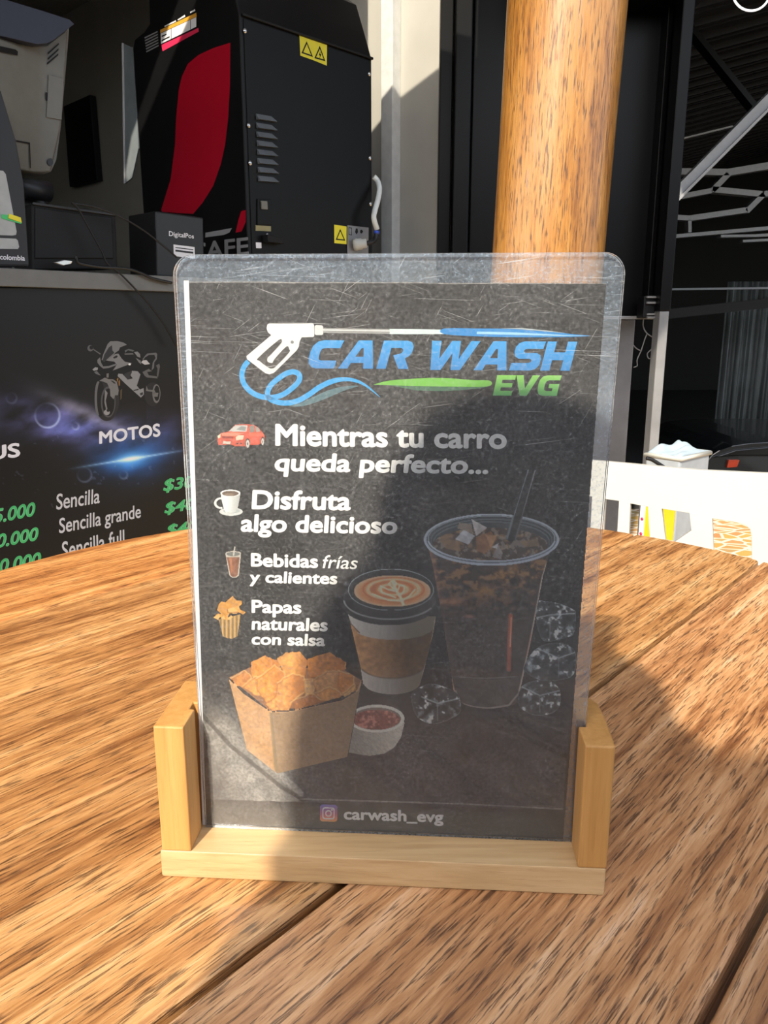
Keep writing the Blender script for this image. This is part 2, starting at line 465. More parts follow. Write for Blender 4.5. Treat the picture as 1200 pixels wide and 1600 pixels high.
# numpy picture painting (colour of the ink at each point of a printed picture)
def vnoise(x, y, seed=0):
    xi = np.floor(x).astype(np.int64); yi = np.floor(y).astype(np.int64); fx = x - xi; fy = y - yi
    fx = fx * fx * (3 - 2 * fx); fy = fy * fy * (3 - 2 * fy)
    def h(a, b):
        n = (a * 374761393 + b * 668265263 + seed * 974634541) & 0x7fffffff
        n = ((n ^ (n >> 13)) * 1274126177) & 0x7fffffff
        return ((n ^ (n >> 16)) & 0xffff) / 65535.0
    return (h(xi, yi) * (1 - fx) + h(xi + 1, yi) * fx) * (1 - fy) + (h(xi, yi + 1) * (1 - fx) + h(xi + 1, yi + 1) * fx) * fy

def fbm(x, y, s, seed=0, o=4):
    t = 0; a = 0.5; f = 1.0 / s
    for i in range(o): t = t + a * vnoise(x * f, y * f, seed + i); a *= 0.5; f *= 2
    return t / (1 - 0.5 ** o)

class Canvas:
    def __init__(s, x0, y0, x1, y1, step):
        s.step = step; s.xs = np.arange(x0, x1 + step * 0.5, step); s.ys = np.arange(y0, y1 + step * 0.5, step)
        s.X, s.Y = np.meshgrid(s.xs, s.ys); s.c = np.zeros(s.X.shape + (3,)); s.own = np.zeros(s.X.shape, int)
    def mask(s, pts):
        m = np.zeros(s.X.shape, bool); n = len(pts)
        for i in range(n):
            (ax, ay), (bx, by) = pts[i], pts[(i + 1) % n]
            if ay == by: continue
            c = ((s.Y >= min(ay, by)) & (s.Y < max(ay, by))) & (s.X < ax + (s.Y - ay) * (bx - ax) / (by - ay))
            m ^= c
        return m
    def ell(s, cx, cy, rx, ry): return ((s.X - cx) / rx) ** 2 + ((s.Y - cy) / ry) ** 2 < 1
    def fill(s, m, col, own=None, a=1.0):
        if own is not None: s.own[m] = own
        col = np.asarray(col, float)
        if col.ndim == 1: col = np.broadcast_to(col, s.c.shape)
        aa = (np.broadcast_to(np.asarray(a, float), s.X.shape) * m)[..., None]
        s.c = s.c * (1 - aa) + col * aa
    def line(s, pts, w, col, own=None, a=1.0):
        d = np.full(s.X.shape, 1e9)
        for (ax, ay), (bx, by) in zip(pts, pts[1:]):
            vx, vy = bx - ax, by - ay; l = vx * vx + vy * vy or 1
            t = np.clip(((s.X - ax) * vx + (s.Y - ay) * vy) / l, 0, 1)
            d = np.minimum(d, np.hypot(s.X - ax - t * vx, s.Y - ay - t * vy))
        s.fill(d < w, col, own, a * np.clip((w - d) / max(w * 0.5, 0.6), 0, 1))
    def build(s, k, pl, lift, mat, parent, name, gain=1.0):
        m = s.own == k
        cell = m[:-1, :-1] & m[1:, :-1] & m[:-1, 1:] & m[1:, 1:]
        used = np.zeros(s.X.shape, bool)
        used[:-1, :-1] |= cell; used[1:, :-1] |= cell; used[:-1, 1:] |= cell; used[1:, 1:] |= cell
        idx = np.full(s.X.shape, -1); idx[used] = np.arange(used.sum())
        px, py = s.X[used], s.Y[used]
        a = (px - 600.0) / F; b = -(py - 800.0) / F
        cp, sp = math.cos(PITCH), math.sin(PITCH)
        D = np.stack([a, cp + b * sp, -sp + b * cp], 1)
        n = np.array(pl.n); p0 = np.array(pl.p + pl.n * lift)
        t = ((p0 - np.array(CAMP)) @ n) / (D @ n)
        V = np.array(CAMP) + D * t[:, None]
        i, j = np.nonzero(cell)
        Q = np.stack([idx[i, j], idx[i + 1, j], idx[i + 1, j + 1], idx[i, j + 1]], 1)
        me = bpy.data.meshes.new(name)
        me.vertices.add(len(V)); me.vertices.foreach_set('co', V.astype(np.float32).ravel())
        me.loops.add(Q.size); me.loops.foreach_set('vertex_index', Q.astype(np.int32).ravel())
        me.polygons.add(len(Q)); me.polygons.foreach_set('loop_start', np.arange(0, Q.size, 4, dtype=np.int32))
        me.update(); me.validate()
        c = np.clip(s.c[used] / 255.0, 0, 1); c = np.where(c <= 0.04045, c / 12.92, ((c + 0.055) / 1.055) ** 2.4) * gain
        ca = me.color_attributes.new('ink', 'FLOAT_COLOR', 'POINT')
        ca.data.foreach_set('color', np.concatenate([np.clip(c, 0, 0.92), np.ones((len(c), 1))], 1).astype(np.float32).ravel())
        me.materials.append(mat)
        o = bpy.data.objects.new(name, me); COL.objects.link(o)
        if parent is not None: o.parent = parent
        return o

# ------------------------------------------------------------------ axes of the kiosk
TH = R(43); D_ = Vector((math.sin(TH), math.cos(TH), 0)); M_ = Vector((-math.cos(TH), math.sin(TH), 0)); UP = Vector((0, 0, 1))
def K(a, b, z): return D_ * a + M_ * b + UP * z
KM = Matrix((D_, M_, UP)).transposed().to_4x4()      # kiosk axes -> world
def kbox(name, lo, hi, mat, parent=None, bev=0.0): return box(name, lo, hi, mat, parent, bev, KM)
FLOOR, CTOP, CEILZ, AW, B0, AM = -0.75, 0.357, 2.03, 2.6, 2.06, 1.636

# ------------------------------------------------------------------ the setting
struct(box('floor', (-9, 0.9, FLOOR - 0.1), (10, 4.2, FLOOR), M['paving']))
struct(box('floor_street', (-12, -14, FLOOR - 0.1), (12, 0.9, FLOOR), M['asphalt']))
struct(box('floor_shed', (-4, 4.2, -1.6), (14, 22, -1.5), M['shed_floor']))
struct(box('wall_street', (-14, -9.3, FLOOR), (14, -9.0, 2.3), M['shed_wall']))  # unseen wall, added to darken the reflections in the plastic sleeve
struct(kbox('wall_back', (AW, 2.10, FLOOR), (AW + 0.12, 8.0, CEILZ), M['grey_wall']))
struct(kbox('wall_left', (-0.02, 2.72, FLOOR), (0.08, 8.0, CEILZ), M['grey_wall']))  # unseen wall, added to keep light out of the kiosk interior
struct(kbox('wall_far', (-0.02, 8.0, FLOOR), (AW, 8.1, CEILZ), M['grey_wall']))
def ceiling():
    wall = Plane(K(AW, 0, 0), -D_); side = Plane(K(AM, 0, 0), -D_)
    def up(P): t = (CEILZ - P.z) / SUND.z; return P + SUND * t
    h1 = [up(wall.P(x, y)) for x, y in ((575, 215), (622, 158), (689, 107), (740, 66), (745, -120), (575, -120))]  # added opening, shaped so a sun patch falls on the back wall
    h2 = [up(side.P(x, y)) for x, y in ((286, -20), (314, -12), (219, 213), (212, 262), (200, 287), (194, 275), (204, 212))]  # added opening, shaped so a sun strip falls on the machine side
    outer = [K(-3.2, 0.38, 0), K(3.0, 0.38, 0), K(3.0, 8.1, 0), K(-3.2, 8.1, 0)]  # unseen forward reach added to keep sun off counter and machine
    c = bpy.data.curves.new('ceiling', 'CURVE'); c.dimensions = '2D'; c.fill_mode = 'BOTH'; c.extrude = 0.004
    for lp in (outer, h1, h2):
        s = c.splines.new('POLY'); s.points.add(len(lp) - 1); s.use_cyclic_u = True
        for p, q in zip(s.points, lp): p.co = (q.x, q.y, 0, 1)
    o = bpy.data.objects.new('ceiling', c); COL.objects.link(o)
    dg = bpy.context.evaluated_depsgraph_get(); me = bpy.data.meshes.new_from_object(o.evaluated_get(dg))
    bpy.data.objects.remove(o); bpy.data.curves.remove(c)
    me.materials.clear(); me.materials.append(M['grey_ceiling'])
    o = bpy.data.objects.new('ceiling', me); COL.objects.link(o); o.location.z = CEILZ + 0.004
    struct(o)
ceiling()
# white square conduit standing in front of the back wall
wf = Plane(K(AW - 0.05, 0, 0), -D_)
bL, bR = wf.P(595, 161).dot(M_), wf.P(613, 161).dot(M_)
struct(kbox('trim_1', (AW - 0.05, bR, FLOOR), (AW, bL, CEILZ), M['white_trim'], None, 0.003))

# dark steel front beside the wall: posts, folding door, frame
def vbar(name, xl, xr, row, Y, depth, z0, z1, mat, parent=None, bev=0.004):
    a, b = at(xl, row, Y).x, at(xr, row, Y).x
    return box(name, (a, Y, z0), (b, Y + depth, z1), mat, parent, bev)
struct(box('wall_right', (0.215, 3.42, FLOOR), (1.02, 3.5, CEILZ), M['black_matte']))
for k, (x0, x1, Y) in enumerate(((686, 706, 3.30), (710, 735, 3.24), (737, 800, 3.30))):
    struct(vbar('trim_%d' % (k + 2), x0, x1, 200, Y, 0.10, FLOOR, CEILZ, M['black_steel']))
door = thing('door_1', 'black steel folding door behind the round log column', 'door', None, (0.8, 3.25, FLOOR)); struct(door)
def dpart(o):
    o.parent = door; o.matrix_parent_inverse = Matrix.Translation(-Vector(door.location)); return o
zb, zt_ = at(990, 494, 3.25).z, at(1050, 14, 3.25).z
dpart(vbar('door_panel', 800, 1031, 200, 3.27, 0.03, zb, zt_ + 0.02, M['black_steel']))
dpart(vbar('door_panel', 800, 986, 600, 3.33, 0.03, FLOOR, zb - 0.012, M['lead_steel']))
dpart(vbar('frame_angle', 1031, 1040, 200, 3.20, 0.07, zb, zt_, M['black_steel']))
dpart(vbar('frame_angle', 1044, 1050, 200, 3.17, 0.10, zb, zt_, M['black_steel']))
dpart(vbar('frame_angle', 1053, 1062, 200, 3.13, 0.12, zb, zt_, M['black_steel']))
dpart(box('lintel', (0.5, 3.06, zt_), (1.135, 3.36, zt_ + 0.25), M['black_steel'], None, 0.004))
dpart(vbar('bottom_bar', 800, 1037, 495, 3.20, 0.06, zb - 0.012, zb + 0.0, M['grey_steel'], None, 0.002))
lt = dpart(box('latch', (at(1008, 480, 3.1).x, 3.12, at(1008, 497, 3.1).z), (at(1034, 480, 3.1).x, 3.2, at(1008, 462, 3.1).z), M['black_satin'], None, 0.004))
for yy in (464, 473, 491, 496):
    q = dpart(box('latch_pin', (at(1012, yy, 3.1).x, 3.105, at(1012, yy + 1.6, 3.1).z), (at(1037, yy, 3.1).x, 3.125, at(1012, yy - 1.6, 3.1).z), M['grey_steel'], None, 0.001))
zj = at(1035, 486, 3.06).z
struct(vbar('trim_5', 1029.5, 1044.5, 505, 3.06, 0.07, FLOOR, zj, M['grey_steel']))
struct(vbar('trim_6', 1029.0, 1046.5, 505, 3.055, 0.08, zj, CEILZ + 0.4, M['black_steel']))
wp = Plane((0, 3.18, 0), (0, -1, 0))
def Wz(p): return [(930 + x / 5.336, 440 + y / 5.336) for x, y in p]
for pts, lab in ((Wz([(405, 300), (400, 370), (430, 430), (505, 490), (470, 560), (435, 600), (445, 640), (475, 635)]), 'loose grey wire hanging in a loop under the door latch'),
                 (Wz([(430, 440), (410, 490), (385, 570), (350, 650), (350, 700), (320, 715)]), 'bright wire running down to a hook beside the steel post'),
                 (Wz([(318, 530), (345, 558), (387, 580)]), 'short grey wire end crossing the brighter one')):
    o = tube('wire', [wp.P(*q) for q in pts], 0.0022, M['grey_steel'], None, 6)
    tag(o, lab, 'wire', 'loose wires below the door latch')

# the shed behind: roof, walls, trusses
def shed_roof():
    bm = bmesh.new(); z = lambda x: 1.95 + 0.25 * x
    def slab(y0, y1, lo, hi):
        vs = [bm.verts.new((x, y, z(x) + h)) for h in (lo, hi) for x, y in ((1.06, y0), (14, y0), (14, y1), (1.06, y1))]
        for f in ((0, 3, 2, 1), (4, 5, 6, 7), (0, 1, 5, 4), (1, 2, 6, 5), (2, 3, 7, 6), (3, 0, 4, 7)): bm.faces.new([vs[i] for i in f])
    slab(2.3, 22, 0.05, 0.08)  # unseen front overhang added to keep the sun off the brace
    y = 3.6
    while y < 21.5:
        slab(y, y + 0.07, 0.0, 0.05); slab(y + 0.14, y + 0.2, 0.0, 0.05); y += 0.52
    return struct(bm_obj('ceiling_shed', bm, M['shed_roof']))
shed_roof()
struct(box('wall_shed_back', (-4, 21.5, -1.5), (14, 21.7, 6), M['shed_wall']))
struct(box('wall_shed_right', (13.8, 3.5, -1.5), (14, 22, 6), M['shed_wall']))
struct(box('wall_shed_left', (0.95, 3.5, -1.5), (1.02, 22, 2.4), M['shed_wall']))

def bar(name, x1, y1, x2, y2, w, Y, th, mat, parent):
    """steel bar between two points of the upright plane at distance Y, w wide as seen"""
    dx, dy = x2 - x1, y2 - y1; l = math.hypot(dx, dy); nx, ny = -dy / l * w / 2, dx / l * w / 2
    return prism(name, [at(*q, Y) for q in ((x1 + nx, y1 + ny), (x2 + nx, y2 + ny), (x2 - nx, y2 - ny), (x1 - nx, y1 - ny))], (0, th, 0), mat, parent)
tr = thing('roof_truss', 'white hexagonal steel roof truss far inside the dark shed', 'truss')
T3 = lambda x, y: (1020 + x / 3.478, y / 3.478)
for x1, y1, x2, y2, w in ((100, 930, 415, 935, 35), (415, 935, 760, 878, 38), (412, 945, 325, 1035, 30), (100, 1078, 320, 1035, 28), (325, 1028, 605, 1055, 32), (605, 1055, 512, 1148, 28), (600, 1055, 760, 1035, 32),
                          (90, 1178, 205, 1185, 28), (205, 1185, 515, 1140, 30), (202, 1195, 202, 1262, 18), (90, 1286, 760, 1228, 20), (370, 1283, 565, 1280, 14), (565, 1280, 760, 1268, 16), (490, 1310, 760, 1296, 13)):
    bar('truss_bar', *T3(x1, y1), *T3(x2, y2), w / 3.478, 9.0, 0.12, M['white_metal'], tr)
st = thing('roof_brace', 'wide white steel brace slanting across the dark shed roof', 'brace')
bar('web', 1052, 309, 1290, 67, 17, 4.6, 0.07, M['white_metal'], st)
bar('flange', 1050, 322, 1292, 80, 4, 4.58, 0.12, M['white_metal'], st)
o = bar('roof_purlin', 1078, 38, 1185, 170, 9, 7.0, 0.12, M['black_steel'], None); tag(o, 'dark steel roof beam running down under the corrugated sheets', 'beam')
bar('conduit', 1060, 218, 1145, 197, 2.6, 8.0, 0.03, M['white_metal'], tr)
o = bar('hanging_rail', 1040, 452, 1290, 449, 3, 9.5, 0.04, M['white_metal'], None); tag(o, 'thin pale rail above the strip curtain in the shed', 'rail')
o = bar('roller_beam', 1040, 491, 1290, 464, 15, 8.5, 0.2, M['black_matte'], None); tag(o, 'broad black beam hanging in front of the strip curtain', 'beam')
bm = bmesh.new(); x0, x1 = at(1131, 520, 10).x, at(1300, 520, 10).x; zt2, zb2 = at(1140, 440, 10).z, -1.5; prev = None
for i in range(161):
    x = x0 + (x1 - x0) * i / 160; y = 10 + 0.05 * math.sin(i * 0.75) + 0.03 * math.sin(i * 1.9 + 1)
    cur = (bm.verts.new((x, y, zb2)), bm.verts.new((x, y, zt2)), bm.verts.new((x, y + 0.006, zb2)), bm.verts.new((x, y + 0.006, zt2)))
    if prev:
        bm.faces.new((prev[0], cur[0], cur[1], prev[1])); bm.faces.new((prev[2], prev[3], cur[3], cur[2]))
        bm.faces.new((prev[1], cur[1], cur[3], prev[3])); bm.faces.new((prev[0], prev[2], cur[2], cur[0]))
    prev = cur
tag(bm_obj('strip_curtain', bm, M['curtain'], None, True), 'grey plastic strip curtain hanging at the back of the shed', 'curtain')
lp = at(1174, -14, 5.0)
tag(tube('ring_lamp', [lp + Vector((0.105 * math.cos(R(k)), 0.02 * math.sin(R(k)), 0.105 * math.sin(R(k)))) for k in range(0, 360, 15)], 0.006, M['lamp_glow'], None, 8, True, True),
    'glowing white ring lamp under the shed roof', 'lamp')

# dark car in the lower bay of the shed
car = thing('car', 'dark car with an orange tail lamp behind the white chair', 'car')
cx = [(1106, 718), (1112, 711), (1123, 704), (1146, 696), (1173, 692), (1215, 690), (1330, 690), (1420, 700), (1480, 730), (1490, 800), (1104, 812), (1101, 745)]
prism('body', [at(*q, 6.0) for q in cx], (0, 1.5, 0), M['car_paint'], car, 0.03)
prism('boot_lid', [at(*q, 5.98) for q in ((1114, 715), (1150, 703), (1215, 697), (1300, 697), (1300, 712), (1160, 712))], (0, 0.03, 0), M['glass_dark'], car, 0.008)
prism('tail_lamp', [at(*q, 5.97) for q in ((1139, 719), (1156, 719), (1152, 730), (1136, 731))], (0, 0.05, 0), M['lamp_red'], car, 0.004)
for x in (1150, 1430):
    c = at(x, 815, 6.0)
    for dy in (0.02, 1.3):
        lathe('wheel', [(0.0, 0), (0.2, 0), (0.3, 0.02), (0.31, 0.1), (0.3, 0.18), (0.2, 0.2), (0.0, 0.2)], M['rubber'], car, along((c.x, 6.0 + dy, -1.19), (0, 1, 0)), 28)

# ------------------------------------------------------------------ log column
pb, pt = at(856.5, 390, 1.35), at(886, 0, 1.35); pd = (pt - pb).normalized()
r0 = (at(943, 390, 1.35).x - at(768, 390, 1.35).x) / 2 * 0.985; r1 = (at(980, 0, 1.35).x - at(792, 0, 1.35).x) / 2 * 0.985
base = pb + pd * ((FLOOR - pb.z) / pd.z); H = (2.4 - FLOOR) / pd.z
rz = lambda s: r0 + (r1 - r0) * ((base + pd * s).z - pb.z) / (pt.z - pb.z)
o = lathe('log_column', [(rz(s) * (1 + 0.006 * math.sin(s * 9)), s) for s in [H * i / 60 for i in range(61)]], M['log_wood'], None, None, 64)
o.matrix_world = along(base, pd); tag(o, 'varnished golden brown log column standing behind the menu stand', 'column')

# ------------------------------------------------------------------ counter and what stands on it
ct = thing('bar_counter', 'dark bar counter with a thick grey top under the machines', 'counter', None, K(1.3, 2.3, FLOOR))
def cpart(o, root):
    o.parent = root; o.matrix_parent_inverse = Matrix.Translation(-Vector(root.location)); return o
cpart(kbox('countertop', (0.1, B0, 0.314), (2.5, B0 + 0.62, CTOP), M['grey_counter'], None, 0.002), ct)
cpart(kbox('body', (0.12, B0 + 0.03, FLOOR), (2.48, B0 + 0.58, 0.314), M['black_satin']), ct)

PB = Plane(K(0, B0 + 0.021, 0), -M_)                       # face of the menu board
mb = thing('menu_board', 'black car wash price board with galaxy picture on the counter front', 'menu board')
kbox('panel', (0.35, B0 + 0.0215, FLOOR + 0.05), (2.3, B0 + 0.0285, 0.308), M['black_matte'], mb)
C = Canvas(-40, 450, 290, 905, 1.5); X, Y = C.X, C.Y
C.own[:] = 1
n1 = fbm(X, Y, 60, 1); n2 = fbm(X * 0.7 + Y * 0.5, Y, 26, 5, 5); n3 = fbm(X, Y, 9, 9, 3)
C.fill(np.ones_like(X, bool), (10, 10, 11))
ridge = 650 + (X - 80) * 0.12 - 40 * np.exp(-((X - 30) / 90) ** 2) * 0
cl = np.exp(-((Y - ridge - 6) / 34) ** 2) * np.clip(0.15 + n2 * 1.5 - 0.35, 0, 1.4) * np.clip(1.1 - np.abs(X - 125) / 190, 0.12, 1)
C.fill(np.ones_like(X, bool), (118, 118, 190), None, np.clip(cl * 1.15, 0, 1))
C.fill(np.ones_like(X, bool), (210, 205, 235), None, np.clip(np.exp(-(((X - 128) * 0.8 + (Y - 645) * -0.4) / 42) ** 2 - ((Y - 640 - (X - 128) * 0.45) / 13) ** 2) * (0.35 + n2 * 0.7), 0, 0.9))
C.fill(np.ones_like(X, bool), (110, 125, 210), None, np.clip(np.exp(-((X - 118) / 42) ** 2 - ((Y - 668) / 15) ** 2) * n2 * 1.1, 0, 1))
dark = np.clip((640 - Y + (X - 80) * 0.25) / 30, 0, 1) * (X < 230)
C.fill(np.ones_like(X, bool), (13, 13, 14), None, dark * 0.75)
# blue flare
u = (X - 205) * 0.987 + (Y - 717) * -0.16; v = (X - 205) * 0.16 + (Y - 717) * 0.987
C.fill(np.ones_like(X, bool), (40, 110, 200), None, np.clip(np.exp(-(u / 60) ** 2 - (v / 34) ** 2) * (0.3 + 0.8 * n2), 0, 1))
C.fill(np.ones_like(X, bool), (95, 175, 240), None, np.clip(np.exp(-(u / 26) ** 2 - (v / 11) ** 2), 0, 1) * 0.9)
C.fill(np.ones_like(X, bool), (170, 215, 255), None, np.clip(np.exp(-np.abs(v) / 1.5) * np.clip(1 - np.abs(u) / 105, 0, 1) * 1.2, 0, 1))
C.fill(np.ones_like(X, bool), (240, 250, 255), None, np.exp(-(u / 16) ** 2 - (v / 3.2) ** 2))
C.fill((n3 > 0.80) & (Y > 600) & (np.abs(v) < 60), (120, 130, 165), None, 0.25)
for cx_, cy_, rr, al in ((74, 649, 20, 0.75), (132, 742, 12, 0.3), (18, 622, 9, 0.18), (193, 742, 7, 0.3), (118, 666, 6, 0.5)):
    d = np.hypot((X - cx_), (Y - cy_))
    C.fill(d < rr, (30, 34, 60), None, 0.35 * al); C.fill(d < rr + 1.5, (190, 205, 240), None, al * np.exp(-((d - rr + 1) / 1.6) ** 2) * (0.55 + 0.45 * np.sin(np.arctan2(Y - cy_, X - cx_) + 0.6)))
C.build(1, PB, 0.0006, M['ink'], mb, 'galaxy_print', 1.4)
ZB = lambda p: Z(0, 400, 3.2, p)
def bq(x0, y0, x1, y1, hh):       # box with a baseline from (x0,y0) to (x1,y1)
    return ((x0, y0 - hh), (x1, y1 - hh), (x1, y1), (x0, y0))
text(PB, 0.001, 'MOTOS', ((155, 674), (250, 661), (251, 682), (155, 694)), M['white_print'], mb, 'motorcycle_heading', 0, 0.03)
text(PB, 0.001, 'US', ((-19, 698), (31, 691), (32, 714), (-19, 720)), M['white_print'], mb, 'price_heading', 0, 0.03)
text(PB, 0.001, 'Sencilla', ((87, 772), (155, 763), (156, 786), (88, 797)), M['print_silver'], mb, 'service_line', 0.1, 0.012)
text(PB, 0.001, 'Sencilla grande', ((91, 810), (219, 788), (221, 815), (93, 841)), M['print_silver'], mb, 'service_line', 0.1, 0.012)
text(PB, 0.001, 'Sencilla full', ((95, 847), (194, 827), (196, 851), (98, 875)), M['print_silver'], mb, 'service_line', 0.1, 0.012)
def price(t, quad):
    text(PB, 0.0009, t, quad, M['green_pale'], mb, 'price', 0.22, 0.03)
    text(PB, 0.0012, t, quad, M['green_print'], mb, 'price', 0.22, 0.008)
price('25.000', ((-27, 799), (55, 784), (56, 806), (-26, 822)))
price('30.000', ((-22, 838), (60, 823), (61, 844), (-21, 860)))
price('30.000', ((-18, 877), (64, 862), (65, 885), (-17, 899)))
price('$30.000', ((254, 749), (352, 736), (353, 757), (255, 771)))
price('$40.000', ((256, 785), (354, 770), (355, 790), (257, 806)))
price('$40.000', ((259, 820), (357, 804), (358, 824), (260, 841)))
# picture of a faired motorcycle
MZ = lambda p: Z(120, 510, 8, p)
mats = {}
def mc(rgb):
    if rgb not in mats: mats[rgb] = plain('print_%d_%d_%d' % rgb, rgb, 0.42, 0, 0.4, 0.03)
    return mats[rgb]
bike = [  # (lift, colour, outline)
    (1.0, (14, 14, 15), [(250, 560), (420, 190), (620, 220), (800, 320), (1000, 340), (1040, 700), (1030, 900), (960, 990), (860, 960), (800, 930), (560, 990), (520, 900)]),
    (1.2, (40, 40, 42), ell(375, 925, 155, 258, 40)),
    (1.4, (104, 104, 104), ell(268, 900, 46, 215, 30)), (1.6, (20, 20, 21), ell(300, 905, 48, 222, 30)),
    (1.8, (78, 78, 80), ell(392, 945, 92, 195, 30)), (2.0, (17, 17, 18), ell(396, 948, 76, 172, 30)),
    (2.2, (128, 126, 124), [(352, 790), (385, 830), (362, 930), (385, 1050), (370, 1060), (345, 950)]), (2.2, (150, 148, 146), ell(375, 1075, 38, 34, 20)), (2.4, (25, 25, 26), ell(392, 1050, 18, 20, 16)),
    (1.2, (36, 36, 38), ell(948, 850, 100, 150, 36)), (1.6, (110, 108, 106), ell(995, 840, 50, 118, 28)), (1.8, (18, 18, 19), ell(1000, 836, 36, 96, 28)),
    (2.0, (110, 108, 104), [(870, 740), (890, 790), (970, 795), (985, 830), (1020, 830), (1010, 880), (960, 880), (970, 820), (865, 808)]),
    (2.0, (118, 118, 118), [(310, 420), (330, 350), (385, 220), (420, 185), (510, 183), (590, 205), (625, 230), (540, 262), (525, 300), (480, 330), (440, 390), (400, 430)]),
    (2.2, (46, 46, 48), [(322, 430), (345, 350), (400, 262), (440, 235), (445, 300), (470, 330), (400, 390), (345, 445)]),
    (2.4, (112, 112, 112), [(255, 420), (290, 385), (305, 455), (330, 500), (400, 495), (490, 465), (495, 485), (400, 520), (330, 528), (285, 490), (258, 455)]),
    (2.2, (128, 127, 126), [(385, 430), (480, 345), (520, 340), (560, 400), (600, 440), (690, 460), (560, 510), (450, 552), (500, 480), (470, 440)]),
    (2.4, (30, 30, 31), [(455, 385), (490, 362), (515, 368), (500, 392), (462, 402)]), (2.6, (235, 232, 226), ell(660, 474, 16, 13, 14)),
    (2.2, (95, 95, 95), [(600, 300), (650, 280), (720, 300), (700, 316), (640, 298), (605, 330)]), (2.2, (105, 105, 106), [(595, 340), (700, 335), (712, 350), (600, 354)]),
    (2.2, (128, 127, 126), [(715, 320), (760, 315), (790, 345), (795, 390), (760, 380)]), (2.4, (190, 188, 186), [(805, 450), (825, 425), (870, 420), (915, 470), (850, 480)]), (2.2, (118, 117, 116), [(735, 392), (800, 430), (805, 475), (775, 450)]),
    (2.2, (102, 102, 103), [(820, 410), (850, 370), (880, 340), (990, 328), (1005, 345), (1000, 410), (968, 450), (965, 520), (935, 550), (950, 450), (985, 395), (970, 355), (900, 358), (850, 390), (835, 420)]),
    (2.2, (96, 95, 94), [(820, 570), (900, 530), (940, 560), (880, 570), (900, 610), (1000, 625), (1010, 650), (880, 640), (850, 620)]), (2.2, (90, 88, 88), [(990, 490), (1030, 465), (1040, 500), (1015, 640), (1000, 610), (1010, 530)]),
    (2.2, (140, 140, 140), [(510, 620), (520, 590), (570, 595), (635, 665), (700, 650), (670, 610), (690, 555), (760, 560), (795, 600), (770, 680), (750, 740), (790, 790), (835, 770), (840, 850), (800, 890), (700, 800), (600, 710)]),
    (2.4, (48, 48, 50), [(600, 590), (680, 555), (690, 570), (660, 640), (680, 655), (630, 660), (590, 610)]), (2.4, (26, 26, 27), [(705, 795), (775, 780), (770, 795), (715, 806)]), (2.4, (50, 50, 52), [(785, 840), (825, 820), (830, 850), (800, 865)]),
    (2.6, (120, 118, 116), [(280, 680), (350, 640), (400, 660), (450, 660), (500, 690), (525, 800), (515, 860), (480, 860), (460, 910), (420, 870), (415, 790), (380, 710), (330, 690)]), (2.8, (26, 26, 27), [(420, 675), (450, 680), (490, 712), (470, 716)]),
    (2.4, (165, 120, 60), [(500, 660), (520, 640), (512, 700)]), (2.4, (150, 108, 54), [(522, 690), (540, 660), (538, 740), (525, 740)]), (2.2, (112, 110, 106), [(372, 590), (400, 585), (398, 640), (372, 640)]), (2.2, (90, 76, 48), [(545, 800), (565, 780), (560, 900), (545, 920)]),
    (2.2, (150, 150, 150), [(195, 540), (230, 510), (265, 515), (260, 545), (215, 555)]), (2.2, (105, 105, 106), [(215, 570), (250, 555), (300, 615), (240, 595)]),
    (2.2, (100, 100, 101), [(195, 285), (205, 280), (300, 340), (290, 352)]), (2.2, (96, 96, 97), ell(170, 272, 38, 40, 20)), (2.4, (20, 20, 21), ell(182, 264, 24, 26, 18)),
]
bk = None
def bike_print():
    verts, faces, midx, ms = [], [], [], []
    for lift, rgb, out in bike:
        m = mc(rgb)
        if m not in ms: ms.append(m)
        pts = [PB.P(*q, 0.0008 + lift * 0.0003) for q in MZ(out)]
        b = len(verts); verts += pts
        for t in tessellate_polygon([pts]):
            n = (pts[t[1]] - pts[t[0]]).cross(pts[t[2]] - pts[t[0]])
            f = tuple(i + b for i in (t if n.dot(PB.n) > 0 else reversed(t))); faces.append(f); midx.append(ms.index(m))
    o = mesh_obj('motorcycle_print', verts, faces, ms, mb)
    o.data.polygons.foreach_set('material_index', midx)
bike_print()

# espresso machine
PS = Plane(K(AM, 0, 0), -D_); PK = Plane(K(0, 2.11, 0), -M_)
cm = thing('coffee_machine', 'tall black coffee machine with red side graphic on the counter', 'coffee machine', None, K(1.9, 2.4, CTOP))
prof = [(2.11, CTOP + 0.012), (2.11, 1.118), (2.14, 1.20), (2.18, 1.30), (2.24, 1.34), (2.50, 1.36), (2.575, 1.33), (2.595, 1.271), (2.60, 1.20), (2.64, 1.182), (2.70, 1.172), (2.714, 1.15), (2.716, CTOP + 0.012)]
cpart(prism('body', [K(AM, b, z) for b, z in prof], D_ * 0.565, M['black_satin'], None, 0.006), cm)
for a in (AM + 0.06, AM + 0.5):
    for b in (2.17, 2.65): cpart(kbox('foot', (a - 0.02, b - 0.02, CTOP), (a + 0.02, b + 0.02, CTOP + 0.014), M['rubber']), cm)
bp = cpart(kbox('back_panel', (AM + 0.012, 2.1065, CTOP + 0.02), (AM + 0.556, 2.114, 1.108), M['black_paint'], None, 0.001), cm)
cpart(kbox('ridge_lip', (AM + 0.004, 2.099, 1.112), (AM + 0.563, 2.114, 1.121), M['black_satin'], None, 0.003), cm)
def on(o): return cpart(o, cm)
red = Z(0, 0, 3, [(1080, 200), (1000, 225), (930, 258), (880, 300), (852, 360), (838, 420), (825, 560), (820, 680), (800, 840), (755, 985), (760, 993), (905, 1003), (950, 950), (1000, 870), (1035, 770), (1055, 680), (1070, 550), (1078, 400)])
on(patch(PS, 0.0006, [red], M['red_print'], None, 'red_graphic'))
